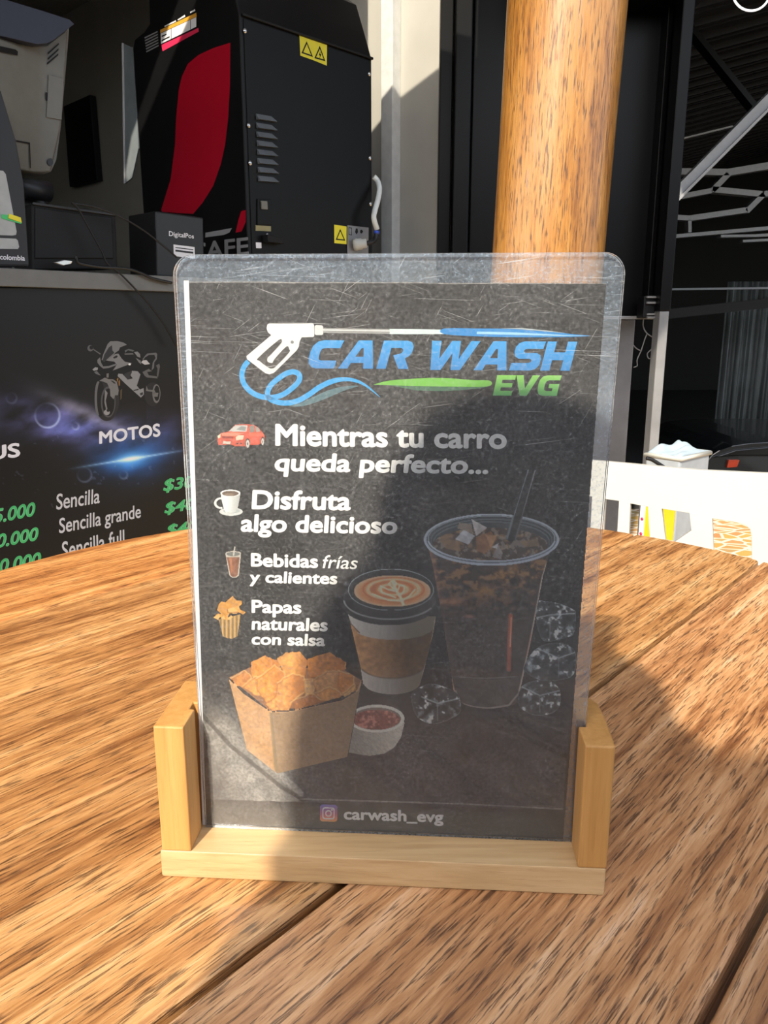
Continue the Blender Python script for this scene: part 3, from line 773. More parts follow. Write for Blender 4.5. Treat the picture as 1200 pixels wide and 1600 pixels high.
on(patch(PS, 0.0006, [Z(0, 0, 3, [(1130, 990), (1152, 984), (1152, 1040), (1132, 1085), (1104, 1091), (1118, 1030)])], M['red_print'], None, 'red_graphic'))
on(patch(PS, 0.0006, [Z(0, 0, 3, [(963, 1091), (1087, 1069), (1075, 1090), (1050, 1101), (962, 1113)])], M['grey_print'], None, 'grey_graphic'))
on(text(PS, 0.0006, 'CAFE', ((297, 380), (388, 370), (389, 398), (297, 409)), M['grey_print'], None, 'grey_lettering', 0, 0.02))
S4 = lambda p: Z(200, 0, 9.23, p)
sk = on(patch(PS, 0.0006, [S4([(465, 430), (985, 180), (1020, 455), (500, 738)])], M['black_paint'], None, 'sticker'))
for nm, mt, p in (('sticker_band', 'orange_print', [(465, 432), (985, 182), (990, 240), (465, 478)]), ('sticker_table', 'white_print', [(470, 484), (985, 247), (985, 385), (475, 632)]), ('sticker_band', 'pink_print', [(480, 648), (1015, 402), (1020, 455), (500, 738)])):
    on(patch(PS, 0.001, [S4(p)], M[mt], None, nm))
patches(PS, 0.0014, [[S4([(620, 410), (626, 407), (626, 560), (620, 563)])], [S4([(485, 515), (555, 485), (555, 505), (485, 535)])], [S4([(485, 575), (600, 520), (600, 540), (485, 597)])], [S4([(895, 290), (902, 287), (905, 420), (898, 424)])]], M['black_paint'], 'sticker_line', on)
patches(PS, 0.0008, [[S4([(238 + 5 * i, 538 + 40 * i), (425 + 3 * i, 448 + 40 * i), (428 + 3 * i, 464 + 40 * i), (241 + 5 * i, 556 + 40 * i)])] for i in range(6)], M['grey_print'], 'fine_print', on)
patches(PS, 0.0008, [[S4([(525, 372), (690, 292), (694, 312), (530, 392)])], [S4([(715, 282), (820, 212), (826, 240), (720, 296)])], [S4([(895, 172), (965, 132), (970, 158), (900, 190)])]], M['white_print'], 'fine_print', on)
K2 = lambda p: Z(360, 0, 2.7273, p)
for q, tri in (([(294, 151), (352, 171), (355, 257), (298, 237)], [(325, 175), (352, 243), (303, 226)]), ([(352, 171), (412, 190), (411, 280), (355, 257)], [(381, 195), (405, 261), (358, 248)]), ([(442, 957), (495, 965), (495, 1041), (443, 1036)], [(468, 975), (490, 1026), (449, 1022)])):
    lab = on(patch(PK, 0.0042, [K2(q)], M['yellow_print'], None, 'warning_label'))
    cx_, cy_ = sum(p[0] for p in tri) / 3, sum(p[1] for p in tri) / 3
    sh = [(cx_ + (x - cx_) * 0.68, cy_ + (y - cy_) * 0.68) for x, y in tri]
    o = patch(PK, 0.0046, [K2(tri), K2(sh)], M['black_paint'], None, 'warning_triangle'); o.parent = lab
    if q[0][0] == 352:
        o = patch(PK, 0.0046, [K2([(383, 218), (377, 236), (382, 236), (379, 251), (388, 231), (383, 231)])], M['black_paint'], None, 'lightning_bolt'); o.parent = lab
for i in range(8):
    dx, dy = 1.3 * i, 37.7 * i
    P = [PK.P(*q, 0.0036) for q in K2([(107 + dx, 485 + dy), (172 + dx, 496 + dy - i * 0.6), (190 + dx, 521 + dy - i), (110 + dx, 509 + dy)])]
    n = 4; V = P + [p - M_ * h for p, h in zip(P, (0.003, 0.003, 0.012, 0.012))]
    on(mesh_obj('louver', V, [(3, 2, 1, 0), (4, 5, 6, 7), (0, 1, 5, 4), (1, 2, 6, 5), (2, 3, 7, 6), (3, 0, 4, 7)], M['louver'] if 'louver' in M else M.setdefault('louver', plain('louver', (98, 104, 110), 0.35, 0, 0.5))))  # lighter grey-blue than the panel: caught sky light put into the colour
    patches(PK, 0.0036, [[K2([(88 + dx, 487 + dy), (100 + dx, 488 + dy), (100 + dx, 510 + dy), (88 + dx, 508 + dy)])], [K2([(192 + dx, 512 + dy - i), (203 + dx, 513 + dy - i), (203 + dx, 528 + dy - i), (192 + dx, 527 + dy - i)])]], M['black_matte'], 'vent_slot', on)
for q in ((62, 132), (592, 316), (78, 535), (84, 695), (595, 675), (597, 870), (157, 1003)):
    p = PK.P(*K2([q])[0], 0.0036)
    on(lathe('screw', [(0.0075, 0), (0.0075, 0.002), (0.005, 0.0045), (0.0015, 0.0048)], M['chrome'], None, along(p, -M_), 14))
sw = on(prism('switch_plate', [PK.P(*q, 0.0036) for q in K2([(112, 848), (170, 851), (172, 958), (112, 958)])], -M_ * 0.005, M['black_paint'], None, 0.001))
o = on(prism('rocker_switch', [PK.P(*q, 0.0086) for q in K2([(127, 856), (153, 858), (155, 894), (130, 892)])], -M_ * 0.006, M['grey_plastic'], None, 0.001))
on(prism('rating_plate', [PK.P(*q, 0.0036) for q in K2([(107, 960), (172, 964), (172, 986), (107, 984)])], -M_ * 0.001, M['brass'] if 'brass' in M else M.setdefault('brass', plain('brass', (150, 140, 96), 0.4)), None))
on(prism('plug', [PK.P(*q, 0.0036) for q in K2([(134, 1000), (200, 1020), (206, 1042), (136, 1034)])], -M_ * 0.03, M['black_matte'], None, 0.003))
on(prism('label', [PK.P(*q, 0.0036) for q in K2([(108, 1033), (131, 1034), (132, 1058), (109, 1058)])], -M_ * 0.001, M['white_print'], None))
S7 = lambda p: Z(480, 320, 7.5, p)
sp_ = on(prism('socket_plate', [PK.P(*q, 0.0036) for q in S7([(466, 240), (712, 268), (708, 640), (466, 640)])], -M_ * 0.004, M['grey_steel'], None, 0.001))
patches(PK, 0.0082, [[S7([(570, 276), (590, 280), (596, 320), (578, 346), (562, 322)])], [S7([(622, 296), (640, 290), (656, 314), (638, 338), (622, 330)])], [S7([(485, 264), (524, 268), (524, 358), (486, 352)]), S7([(490, 272), (519, 276), (519, 350), (491, 345)])]], M['black_matte'], 'socket_hole', on)
hz = lambda p, l: [PK.P(*q, l) for q in S7(p)]
wc = thing('water_connector', 'white water connector with black elbow on the machine back', 'connector')
c0, c1 = PK.P(*S7([(540, 470)])[0], 0.012), PK.P(*S7([(700, 452)])[0], 0.05)
ax = (c1 - c0); L_ = ax.length
lathe('coupling', [(0.012, 0), (0.0195, 0.002), (0.021, L_ * 0.3), (0.0195, L_ * 0.33), (0.0195, L_ * 0.62), (0.016, L_ * 0.66), (0.016, L_ * 0.95), (0.010, L_)], M['white_plastic'], wc, along(c0, ax), 20)
tube('elbow', [c1 - ax * 0.05] + hz([(745, 440), (785, 415), (806, 375), (812, 335)], 0.055), 0.0085, M['rubber'], wc, 12)
e1, e2 = hz([(812, 340), (814, 308)], 0.055)
lathe('collar', [(0.0095, 0), (0.0095, (e2 - e1).length), (0.006, (e2 - e1).length * 1.1)], M['blue_plastic'], wc, along(e1, e2 - e1), 16)
o = tube('water_hose', [PK.P(*q, l) for q, l in (((589, 358), 0.055), ((584, 340), 0.058), ((587, 325), 0.056), ((591, 310), 0.05), ((593, 295), 0.04), ((590, 283), 0.02), ((584, 276), 0.012))], 0.0095, M['tubing'], None, 10)
tag(o, 'clear water hose looping up from the blue collar', 'hose')

# other things on the counter
o = prism('side_guard', [PS.P(*q, -0.004) for q in ((192, 68), (206, 74), (213, 170), (216, 232), (206, 278), (195, 287), (193, 240))], D_ * 0.006, M['panel_clear'], None, 0.001)
on(o)
on(prism('guard_edge', [PS.P(*q, -0.003) for q in ((191, 67), (193.5, 68), (196, 286), (194, 287))], -D_ * 0.002, M['print_silver']))
pw = Plane(K(AW, 0, 0), -D_)
o = prism('wall_panel', [pw.P(*q, 0.004) for q in ((109, 168), (150, 150), (161, 283), (118, 293))], -D_ * 0.04, M['black_matte'], None, 0.004)
tag(o, 'black slab fixed to the grey wall behind the counter', 'panel')

def clampz(P, z=CTOP + 0.0005):
    return [Vector((p.x, p.y, z if p.z < z + 0.004 else p.z)) for p in P]
PM = Plane(K(0, 2.22, 0), -M_)
pos = thing('pos_terminal', 'grey point of sale terminal seen from its back', 'terminal', None, K(0.9, 2.3, CTOP))
def pp(o): return cpart(o, pos)
pp(prism('housing', [PM.P(*q, -0.03) for q in ((-70, -30), (0, 5), (60, 23), (98, 35), (108, 42), (107, 60), (101, 130), (95, 200), (88, 250), (80, 268), (70, 272), (-70, 262))], M_ * 0.05, M['grey_plastic'], None, 0.012))
def back_shell():
    cols = [[(-70, 40), (-70, 120), (-70, 200), (-70, 262)], [(30, 70), (28, 130), (25, 200), (22, 264)], [(60, 73), (60, 130), (57, 200), (54, 270)], [(74, 69), (74, 130), (71, 200), (66, 270)], [(106, 44), (101, 130), (95, 200), (79, 269)]]
    lifts = [0.075, 0.026, 0.008, 0.002, 0.004]
    V = [PM.P(*q, l) for c, l in zip(cols, lifts) for q in c]
    V += [PM.P(*q, -0.032) for q in (cols[0][0], cols[0][3], cols[4][3], cols[4][0])]
    Fc = [(i * 4 + j, i * 4 + j + 1, i * 4 + j + 5, i * 4 + j + 4) for i in range(4) for j in range(3)]
    Fc += [(20, 23, 16, 12, 8, 4, 0), (21, 3, 7, 11, 15, 19, 22), (23, 22, 19, 18, 17, 16), (20, 0, 1, 2, 3, 21), (20, 21, 22, 23)]
    bm = bmesh.new(); vs = [bm.verts.new(v) for v in V]
    for f in Fc: bm.faces.new([vs[i] for i in f])
    return bevel(bm_obj('back_shell', bm, M['grey_plastic'], None, True), 0.006, 3)
pp(back_shell())
def plane3(a, b, c):
    n = (b - a).cross(c - a).normalized()
    return Plane(a, n if n.dot(M_) < 0 else -n)
PMR = plane3(PM.P(74, 130, 0.002), PM.P(101, 130, 0.004), PM.P(95, 200, 0.004)); PML = plane3(PM.P(28, 130, 0.026), PM.P(-70, 120, 0.075), PM.P(25, 200, 0.026))
pp(prism('navy_hood', [PM.P(*q, 0.02) for q in ((-70, -30), (0, 4), (60, 22), (100, 35), (108, 42), (90, 56), (76, 67), (66, 72), (50, 73.5), (0, 62), (-70, 47))], -M_ * 0.03, M['navy_plastic'], None, 0.006))
Z5 = lambda p: Z(0, 0, 5.3333, p)
patches(PMR, 0.003, [[Z5([(397, 440), (490, 358), (490, 372), (400, 455)])], [Z5([(397, 486), (488, 402), (488, 418), (400, 500)])], [Z5([(390, 524), (486, 444), (486, 460), (393, 540)])]], M['black_matte'], 'vent_slot', pp)
pp(prism('port_cover', [PMR.P(*q, 0.004) for q in Z5([(406, 622), (532, 655), (514, 1000), (388, 978)])], -PMR.n * 0.006, M['grey_plastic'], None, 0.001))
pp(patch(PMR, 0.005, [Z5([(380, 768), (398, 770), (396, 838), (380, 836)])], M['black_matte'], None, 'notch'))
patches(PML, 0.003, [[Z5([(-60, 370), (130, 412), (150, 430), (146, 462), (-60, 420)])], [Z5([(135, 1168), (250, 1188), (258, 1400), (250, 1400), (242, 1200), (135, 1180)])]], M['black_matte'], 'seam', pp)
pp(prism('speaker_grille', [PMR.P(*q, 0.004) for q in Z5(ell(420, 1350, 24, 32, 16))], -PMR.n * 0.005, M['dark_plastic'], None))
pp(tube('hinge_arm', [PM.P(*q, 0.02) for q in ((24, 292), (50, 296), (77, 300))], 0.0255, M['dark_plastic'], None, 20, False))
pp(kbox('stand', (PM.P(50, 300).dot(D_) - 0.06, 2.24, CTOP), (PM.P(50, 300).dot(D_) + 0.05, 2.36, PM.P(50, 280).z), M['dark_plastic'], None, 0.01))

PQ = Plane(K(0, 2.085, 0), -M_)
M['card'] = plain('card', (168, 172, 172), 0.4)
qr = thing('payment_stand', 'black tilted payment stand with white cards at the counter edge', 'display stand', None, K(0.85, 2.1, CTOP))
def qp(o): return cpart(o, qr)
qp(prism('board', clampz([PQ.P(*q) for q in ((-70, 100), (-8, 130), (2, 143), (25, 220), (38, 290), (46, 417), (-70, 417))]), M_ * 0.02, M['dark_plastic'], None, 0.004))
qp(patch(PQ, 0.0008, [(lambda c: c)([(-40, 262), (5, 267), (9, 272), (26, 362), (25, 367), (20, 368), (-40, 366)])], M['card'], None, 'card'))
qp(patch(PQ, 0.0008, [[(-40, 370), (25, 373), (28, 376), (30, 386), (28, 389), (-40, 388)]], M['card'], None, 'card'))
qp(text(PQ, 0.0008, 'colombia', ((0, 397), (39, 399.5), (39, 407.5), (0, 405.5)), M['white_print'], None, 'lettering', 0, 0.02))
qp(prism('ribbon', [PQ.P(*q, 0.002) for q in ((14, 334), (32, 340), (33.5, 348), (13, 341))], -M_ * 0.002, M['yellow_print'], None))
qp(prism('ribbon', [PQ.P(*q, 0.002) for q in ((2, 335), (14, 336), (13, 342), (33.5, 348), (33, 350), (12, 344), (2, 341))], -M_ * 0.001, M['green_print'], None))

PD = Plane(K(0, 2.10, 0), -M_)
dr = thing('cash_drawer', 'low wide black cash drawer between payment stand and printer', 'cash drawer', None, K(1.0, 2.2, CTOP))
cpart(prism('case', clampz([PD.P(*q) for q in ((50, 318), (107, 326), (181, 336), (184, 420), (50, 420))]), M_ * 0.10, M['black_matte'], None, 0.004), dr)
cpart(prism('front_plate', [PD.P(*q) for q in ((54, 324), (107, 332), (174, 340), (177, 404), (54, 404))], -M_ * 0.004, M['black_satin'], None, 0.002), dr)
cpart(prism('lid_edge', [PD.P(*q, 0.0) for q in ((50, 316), (107, 324), (182, 334.5), (182, 338), (107, 328), (50, 320))], -M_ * 0.006, M['dark_plastic'], None, 0.001), dr)
pr_ = thing('receipt_printer', 'black receipt printer with white lettering beside the coffee machine', 'printer', None, K(1.3, 2.2, CTOP))
cpart(prism('case', clampz([PD.P(*q) for q in ((243, 329.5), (318, 340), (320, 440), (246, 440))]), M_ * 0.15, M['dark_case'] if 'dark_case' in M else M.setdefault('dark_case', plain('dark_case', (28, 29, 31), 0.4)), None, 0.004), pr_)
cpart(text(PD, 0.0008, 'DigitalPos', ((264, 361), (303, 366), (303, 375), (264, 371)), M['white_print'], None, 'lettering', 0, 0.012), pr_)
lb = cpart(patch(PD, 0.0008, [[(271, 382), (304, 386), (304.5, 404), (271.5, 400)]], M['white_print'], None, 'label'), pr_)
patches(PD, 0.0012, [[[(274, 386), (302, 389.5), (302, 391), (274, 387.5)]], [[(274, 390), (302, 393.5), (302, 396.5), (274, 393)]]], M['dark_plastic'], 'label_bar', lambda o: setattr(o, 'parent', lb))
PC = Plane(K(0, B0 - 0.012, 0), -M_)
for pts, lab in ((((112, 316, 0.0), (122, 326, 0), (142, 362, 0), (159, 393, 0), (167, 411, 0), (186, 426, 0), (206, 446, 0), (230, 472, 0), (255, 505, 0), (275, 540, 0)), 'thin black cable hanging over the counter edge onto the board'),
                 (((112, 318, -0.02), (142, 322, 0), (170, 331, 0), (198, 344, 0), (227, 362, 0), (255, 384, 0), (276, 402, 0)), 'black cable running across the printer front'),
                 (((119, 400, 0), (122, 410, 0), (136, 414, 0), (159, 417.5, 0), (198, 420, 0), (221, 427, 0), (238, 435, 0), (268, 442, 0)), 'thick black cable lying along the counter edge')):
    o = tube('cable', [PC.P(x, y, l) for x, y, l in pts], 0.0026 if 'thick' not in lab else 0.0042, M['cable'], None, 8)
    tag(o, lab, 'cable', 'cables on the counter')
o = prism('cable_plug', clampz([PC.P(*q, -0.004) for q in ((84, 410), (100, 406), (114, 408), (112, 412), (98, 415))]), M_ * 0.012, M['chrome'], None, 0.002)
tag(o, 'shiny cable plug lying in front of the cash drawer', 'plug')

# ------------------------------------------------------------------ white chair beyond the table
zc = 0.015
cA, cB = onz(940, 721, zc), onz(1200, 740, zc); cdir = (cB - cA).normalized(); cn = Vector((cdir.y, -cdir.x, 0))
if cn.y > 0: cn = -cn
PCH = Plane(cA, cn)
chair = thing('plastic_chair', 'white plastic garden chair tucked against the far table edge', 'chair', None, Vector((cA.lerp(cB, 0.7).x, cA.lerp(cB, 0.7).y, FLOOR)))
def chp(o): return cpart(o, chair)
outer = [(868, 1010), (862, 760), (868, 728), (884, 717), (940, 721), (1094, 735), (1200, 740), (1300, 744), (1330, 752), (1344, 776), (1348, 1090)]
holes = [[(899, 773), (925, 776), (915, 965), (894, 962)], [(946, 780), (967, 783), (956, 975), (934, 970)], [(985, 787), (1012, 792), (1024, 985), (976, 980)], [(1034, 795), (1077, 802), (1080, 829), (1053, 848), (1040, 846)],
         [(1113, 810), (1150, 816), (1164, 820), (1172, 827), (1174, 838), (1176, 1000), (1120, 995)], [(1222, 820), (1250, 818), (1254, 1010), (1226, 1008)], [(1278, 822), (1302, 824), (1308, 1020), (1284, 1018)]]
def sheet(name, outer, holes, pl, th, mat):
    pts = [[pl.P(*q) for q in l] for l in [outer] + holes]; flat = [p for l in pts for p in l]; n = len(flat)
    tri = tessellate_polygon(pts); V = flat + [p - pl.n * th for p in flat]
    Fc = [tuple(t) for t in tri] + [tuple(i + n for i in t) for t in tri]; b = 0
    for l in pts:
        k = len(l); Fc += [(b + i, b + (i + 1) % k, b + (i + 1) % k + n, b + i + n) for i in range(k)]; b += k
    bm = bmesh.new(); vs = [bm.verts.new(v) for v in V]
    for f in Fc: bm.faces.new([vs[i] for i in f])
    bmesh.ops.dissolve_limit(bm, angle_limit=R(1), verts=bm.verts[:], edges=bm.edges[:])
    return bm_obj(name, bm, mat)
chp(bevel(sheet('backrest', outer, holes, PCH, 0.012, M['white_plastic']), 0.003))
def CL(u, w, z):   # along the back, towards the table, height
    return cA + cdir * u + cn * w + UP * (z - zc)
u0, u1 = (PCH.P(866, 900) - cA).dot(cdir), (PCH.P(1346, 900) - cA).dot(cdir)
chp(prism('seat', [CL(u0 + 0.01, 0.02, -0.33), CL(u1 - 0.01, 0.02, -0.33), CL(u1 - 0.03, 0.42, -0.31), CL(u0 + 0.03, 0.42, -0.31)], UP * 0.022, M['white_plastic'], None, 0.008))
chp(prism('back_apron', [CL(u0, -0.012, -0.34), CL(u1, -0.012, -0.34), CL(u1, -0.012, -0.12), CL(u0, -0.012, -0.12)], cn * 0.012, M['white_plastic'], None, 0.003))
for u, w in ((u0 + 0.03, 0.0), (u1 - 0.03, 0.0), (u0 + 0.05, 0.38), (u1 - 0.05, 0.38)):
    s = 1 if w > 0.1 else -1
    chp(tube('leg', [CL(u, w, -0.33), CL(u + (0.02 if u > 0.1 else -0.02), w + 0.03 * s, FLOOR + 0.001)], [0.024, 0.017], M['white_plastic'], None, 12, False))

# bin with a yellow front standing behind the chair
gA, gB, gC = at(999, 840, 2.30), at(1053, 840, 2.22), at(1097, 840, 2.34)
for g in (gA, gB, gC): g.z = 0
gD = gA + gC - gB; ztop = at(1060, 716, 2.24).z
bn = thing('storage_bin', 'white bin with yellow front seen through the chair slots', 'bin', None, Vector((gB.x, gB.y, FLOOR)))
def bnp(o): return cpart(o, bn)
zz = lambda p, z: Vector((p.x, p.y, z))
bnp(prism('tub', [zz(p, FLOOR) for p in (gA, gB, gC, gD)], UP * (ztop - FLOOR), M['bin_grey'] if 'bin_grey' in M else M.setdefault('bin_grey', plain('bin_grey', (150, 157, 164), 0.5)), None, 0.006))
fn = (gB - gA).cross(UP).normalized()
bnp(prism('yellow_front', [zz(gA.lerp(gB, 0.12), FLOOR + 0.02), zz(gA.lerp(gB, 0.98), FLOOR + 0.02), zz(gA.lerp(gB, 0.98), ztop - 0.04), zz(gA.lerp(gB, 0.12), ztop - 0.04)], fn * 0.004, M['yellow_paint'], None))
bnp(prism('dotted_strip', [zz(gA.lerp(gB, 0.0), FLOOR + 0.02), zz(gA.lerp(gB, 0.14), FLOOR + 0.02), zz(gA.lerp(gB, 0.14), ztop - 0.04), zz(gA.lerp(gB, 0.0), ztop - 0.04)], fn * 0.006, M['white_print'], None))
for i in range(9):
    p = zz(gA.lerp(gB, 0.07), ztop - 0.1 - i * 0.045) + fn * 0.006
    bnp(lathe('dot', [(0.005, 0), (0.005, 0.001)], M['pink_print'], None, along(p, fn), 10))
bnp(tube('rim', [zz(p, ztop) for p in (gA, gB, gC, gD)], 0.007, M['white_plastic'], None, 8, False, True))
# crumpled cloth on the bin
bm = bmesh.new(); N = 22; g = []
for i in range(N + 1):
    row = []
    for j in range(N + 1):
        s, t = i / N, j / N; q = (gA.lerp(gB, s)).lerp(gD.lerp(gC, s), t)
        e = min(s, 1 - s, t, 1 - t) * 4; e = min(e, 1)
        h = 0.006 + 0.028 * e * (0.55 + 0.45 * math.sin(7 * s + 3 * t) * math.cos(5 * t - 2 * s) + 0.22 * math.sin(17 * s - 11 * t))
        row.append(bm.verts.new(zz(q, ztop + h)))
    g.append(row)
for i in range(N):
    for j in range(N): bm.faces.new((g[i][j], g[i + 1][j], g[i + 1][j + 1], g[i][j + 1]))
bmesh.ops.solidify(bm, geom=bm.faces[:], thickness=0.003)
tag(bm_obj('cloth', bm, M['cloth'], None, True), 'crumpled pale blue cloth lying on top of the bin', 'cloth')
pst = Plane((0, 2.15, 0), (0, -1, 0))
tag(tube('strap', [pst.P(*q) for q in ((1010, 716), (1018, 718), (1028, 724), (1040, 732), (1052, 742))], 0.0055, M['rubber'], None, 8), 'black strap slung over the rim of the bin', 'strap')

# ------------------------------------------------------------------ round plank table
TAZ = R(40.0); TC = Vector((0.0125, 0.518, 0)); TR_ = 0.4215
tab = thing('table', 'round table of weathered orange brown planks under the menu stand', 'table', None, (TC.x, TC.y, FLOOR))
TM = Matrix.Translation(TC) @ Matrix(((math.sin(TAZ), -math.cos(TAZ), 0), (math.cos(TAZ), math.sin(TAZ), 0), (0, 0, 1))).to_4x4()
TI = TM.inverted()
ly = lambda *q: sum((TI @ onz(x, y, 0)).y for x, y in q) / len(q)
yA = ly((0, 1095), (287, 995)); yB = ly((250, 1595), (520, 1390), (920, 1080), (1180, 880)); yC = ly((1095, 1600), (1200, 1395))
yM = (yA + yB) / 2; pw_ = (yA - yC) / 3
edges = [-TR_ - 0.01, yC, yB, yM, yA, yA + pw_, TR_ + 0.01]; gaps = [0, 0.0042, 0.0042, 0.0028, 0.0028, 0.0022, 0]
def tabletop():
    bm = bmesh.new(); lay = bm.verts.layers.float.new('rnd')
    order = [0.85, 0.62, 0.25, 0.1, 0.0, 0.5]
    for i in range(6):
        a = edges[i] + gaps[i] / 2; b = edges[i + 1] - gaps[i + 1] / 2
        a = max(a, -TR_ + 1e-4); b = min(b, TR_ - 1e-4)
        pts = []; n = 40
        for k in range(n + 1):
            y = a + (b - a) * k / n; pts.append((math.sqrt(max(TR_ ** 2 - y * y, 0)), y))
        for k in range(n, -1, -1):
            y = a + (b - a) * k / n; pts.append((-math.sqrt(max(TR_ ** 2 - y * y, 0)), y))
        c = 0.0018
        def ring(z, ins):
            cx_, cy_ = 0.0, (a + b) / 2; out = []
            for x, y in pts:
                yy = min(max(y, a + ins), b - ins); r = math.hypot(x, yy); lim = TR_ - ins
                xx = x if r <= lim else math.copysign(math.sqrt(max(lim * lim - yy * yy, 0)), x)
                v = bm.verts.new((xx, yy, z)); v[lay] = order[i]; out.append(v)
            return out
        r0_, r1_, r2_ = ring(-0.028, 0), ring(-c, 0), ring(0, c)
        m = len(pts)
        for A, B in ((r0_, r1_), (r1_, r2_)):
            for k in range(m): bm.faces.new((A[k], A[(k + 1) % m], B[(k + 1) % m], B[k]))
        h = n + 1
        for A, top in ((r2_, True), (r0_, False)):
            for k in range(n):
                bm.faces.new((A[k], A[k + 1], A[m - 2 - k], A[m - 1 - k]))
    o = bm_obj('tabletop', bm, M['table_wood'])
    o.parent = tab; o.matrix_parent_inverse = Matrix.Translation(-Vector(tab.location)); o.matrix_basis = TM
    return o
tabletop()
for x in (-0.2, 0.2):
    o = box('batten', (x - 0.03, -0.33, -0.062), (x + 0.03, 0.33, -0.0285), M['pine'], None, 0.002, TM); cpart(o, tab)
cpart(lathe('pedestal', [(0.05, FLOOR + 0.04), (0.05, -0.1), (0.12, -0.063), (0.12, -0.03)], M['log_wood'], None, Matrix.Translation((TC.x, TC.y, 0))), tab)
cpart(lathe('foot_plate', [(0.24, FLOOR), (0.24, FLOOR + 0.02), (0.08, FLOOR + 0.045), (0.05, FLOOR + 0.05)], M['black_steel'], None, Matrix.Translation((TC.x, TC.y, 0))), tab)

# ------------------------------------------------------------------ wooden holder with clear sleeve
L0 = onz(255, 1370, 0); HA = R(-3.65)
EX = Vector((math.cos(HA), math.sin(HA), 0)); NY = Vector((-math.sin(HA), math.cos(HA), 0))
def Hm(x, y, z): return L0 + EX * (x / 1000) + NY * (y / 1000) + UP * (z / 1000)
sh = thing('menu_stand', 'pine table stand with clear scratched plastic sleeve on the plank table', 'sign holder', None, Hm(91, 21, 0))
def hp(o): return cpart(o, sh)
hp(prism('base_block', [Hm(-0.6, 0, 0.3), Hm(181.6, 0, 0.3), Hm(181.6, 42, 0.3), Hm(-0.6, 42, 0.3)], UP * 0.0122, M['pine'], None, 0.0008))
up_l = [(0.2, 0), (12.6, 0), (12.6, 15.6), (10.4, 15.6), (10.4, 21.4), (12.6, 21.4), (12.6, 42), (0.2, 42)]
up_r = [(170.3, 0), (181.4, 0), (181.9, 1), (182.6, 20), (182.2, 36), (180, 41), (177, 42), (170.3, 42), (170.3, 21.4), (173.4, 21.4), (173.4, 15.6), (170.3, 15.6)]
hp(prism('upright', [Hm(x, y, 12.55) for x, y in up_l], UP * 0.0565, M['pine_upright'], None, 0.0007))
hp(prism('upright', [Hm(x, y, 12.55) for x, y in up_r], UP * 0.0540, M['pine_upright'], None, 0.0007))

PPo = Plane(Hm(0, 18.5, 0), -NY)
def loc2(P): q = P - L0; return q.dot(EX) * 1000, q.z * 1000
PF = Plane(Hm(0, 16.4, 0), -NY)
zT = (loc2(PF.P(300, 397))[1] + loc2(PF.P(950, 394.5))[1]) / 2
xTL, xTR = loc2(PF.P(270.5, 430))[0], loc2(PF.P(977, 425))[0]
xBL, xBR = loc2(PF.P(311, 1100))[0] - 0.4, 172.2
def rounded(r):
    out = [(xBL, 12.7), (xBR, 12.7)]
    for k in range(9): a = R(90 * k / 8); out.append((xTR - r + r * math.cos(a), zT - r + r * math.sin(a)))
    for k in range(9): a = R(90 + 90 * k / 8); out.append((xTL + r + r * math.cos(a), zT - r + r * math.sin(a)))
    return out
M['acrylic_edge'] = acrylic('acrylic_edge', 0.34, 0.3)
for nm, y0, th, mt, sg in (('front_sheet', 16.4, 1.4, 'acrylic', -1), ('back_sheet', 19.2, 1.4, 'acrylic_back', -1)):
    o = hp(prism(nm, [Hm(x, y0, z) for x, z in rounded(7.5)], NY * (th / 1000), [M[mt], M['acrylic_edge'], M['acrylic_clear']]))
    for p in o.data.polygons:      # dust, scratches and painted sky haze lie on the faces turned to the table
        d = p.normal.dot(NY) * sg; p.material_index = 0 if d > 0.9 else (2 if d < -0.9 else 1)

# ------------------------------------------------------------------ the poster in the sleeve
po = thing('poster', 'black car wash snack poster with drinks and fries inside the clear sleeve', 'poster', None, Hm(90, 18.5, 13))
def pt(o): return cpart(o, po)
def ptext(body, quad, mat='white_ink', name='lettering', shear=0.0, off=0.03): return pt(text(PPo, 0.0003, body, quad, M[mat], None, name, shear, off))
def ppatch(loops, mat, name, lift=0.0003): return pt(patch(PPo, lift, loops, mat, None, name))
G = 1.75
pc = [(287.5, 439), (948, 442), (881, 1309.5), (317.5, 1290.5)]
pt(prism('paper', [PPo.P(*q, -0.00005) for q in ((290, 441.5), (945, 444.5), (878, 1307), (320, 1288))], NY * 0.0002, M['black_matte']))
C = Canvas(284, 436, 952, 1316, 1.0); X, Y = C.X, C.Y
C.own[:] = 1; n1 = fbm(X, Y, 50, 3); n2 = fbm(X, Y, 14, 8, 5); n3 = fbm(X, Y, 4, 12, 2); one = np.ones_like(X, bool)
C.fill(one, np.stack([24 + 10 * n1, 23 + 10 * n1, 24 + 10 * n1], -1))
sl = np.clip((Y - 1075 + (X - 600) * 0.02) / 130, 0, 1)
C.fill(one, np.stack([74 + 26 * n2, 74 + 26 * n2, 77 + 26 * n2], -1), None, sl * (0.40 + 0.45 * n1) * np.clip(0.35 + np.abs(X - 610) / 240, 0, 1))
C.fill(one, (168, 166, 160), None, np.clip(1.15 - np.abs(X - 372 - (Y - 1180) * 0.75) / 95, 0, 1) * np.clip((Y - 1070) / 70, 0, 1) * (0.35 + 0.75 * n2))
C.line([(735, 1118), (790, 1140), (842, 1162), (884, 1182)], 5, (24, 22, 22), None, 0.9)
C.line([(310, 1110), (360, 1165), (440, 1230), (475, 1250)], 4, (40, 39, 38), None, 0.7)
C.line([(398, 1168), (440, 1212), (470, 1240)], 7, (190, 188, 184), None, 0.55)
C.line([(820, 1240), (850, 1258)], 2, (30, 30, 30), None, 0.6)
C.fill((n3 > 0.8) & (X > 560) & (Y > 640) & (Y < 1080), (105, 105, 110), None, 0.5)
band = Y > 1249 + (X - 330) * 0.030
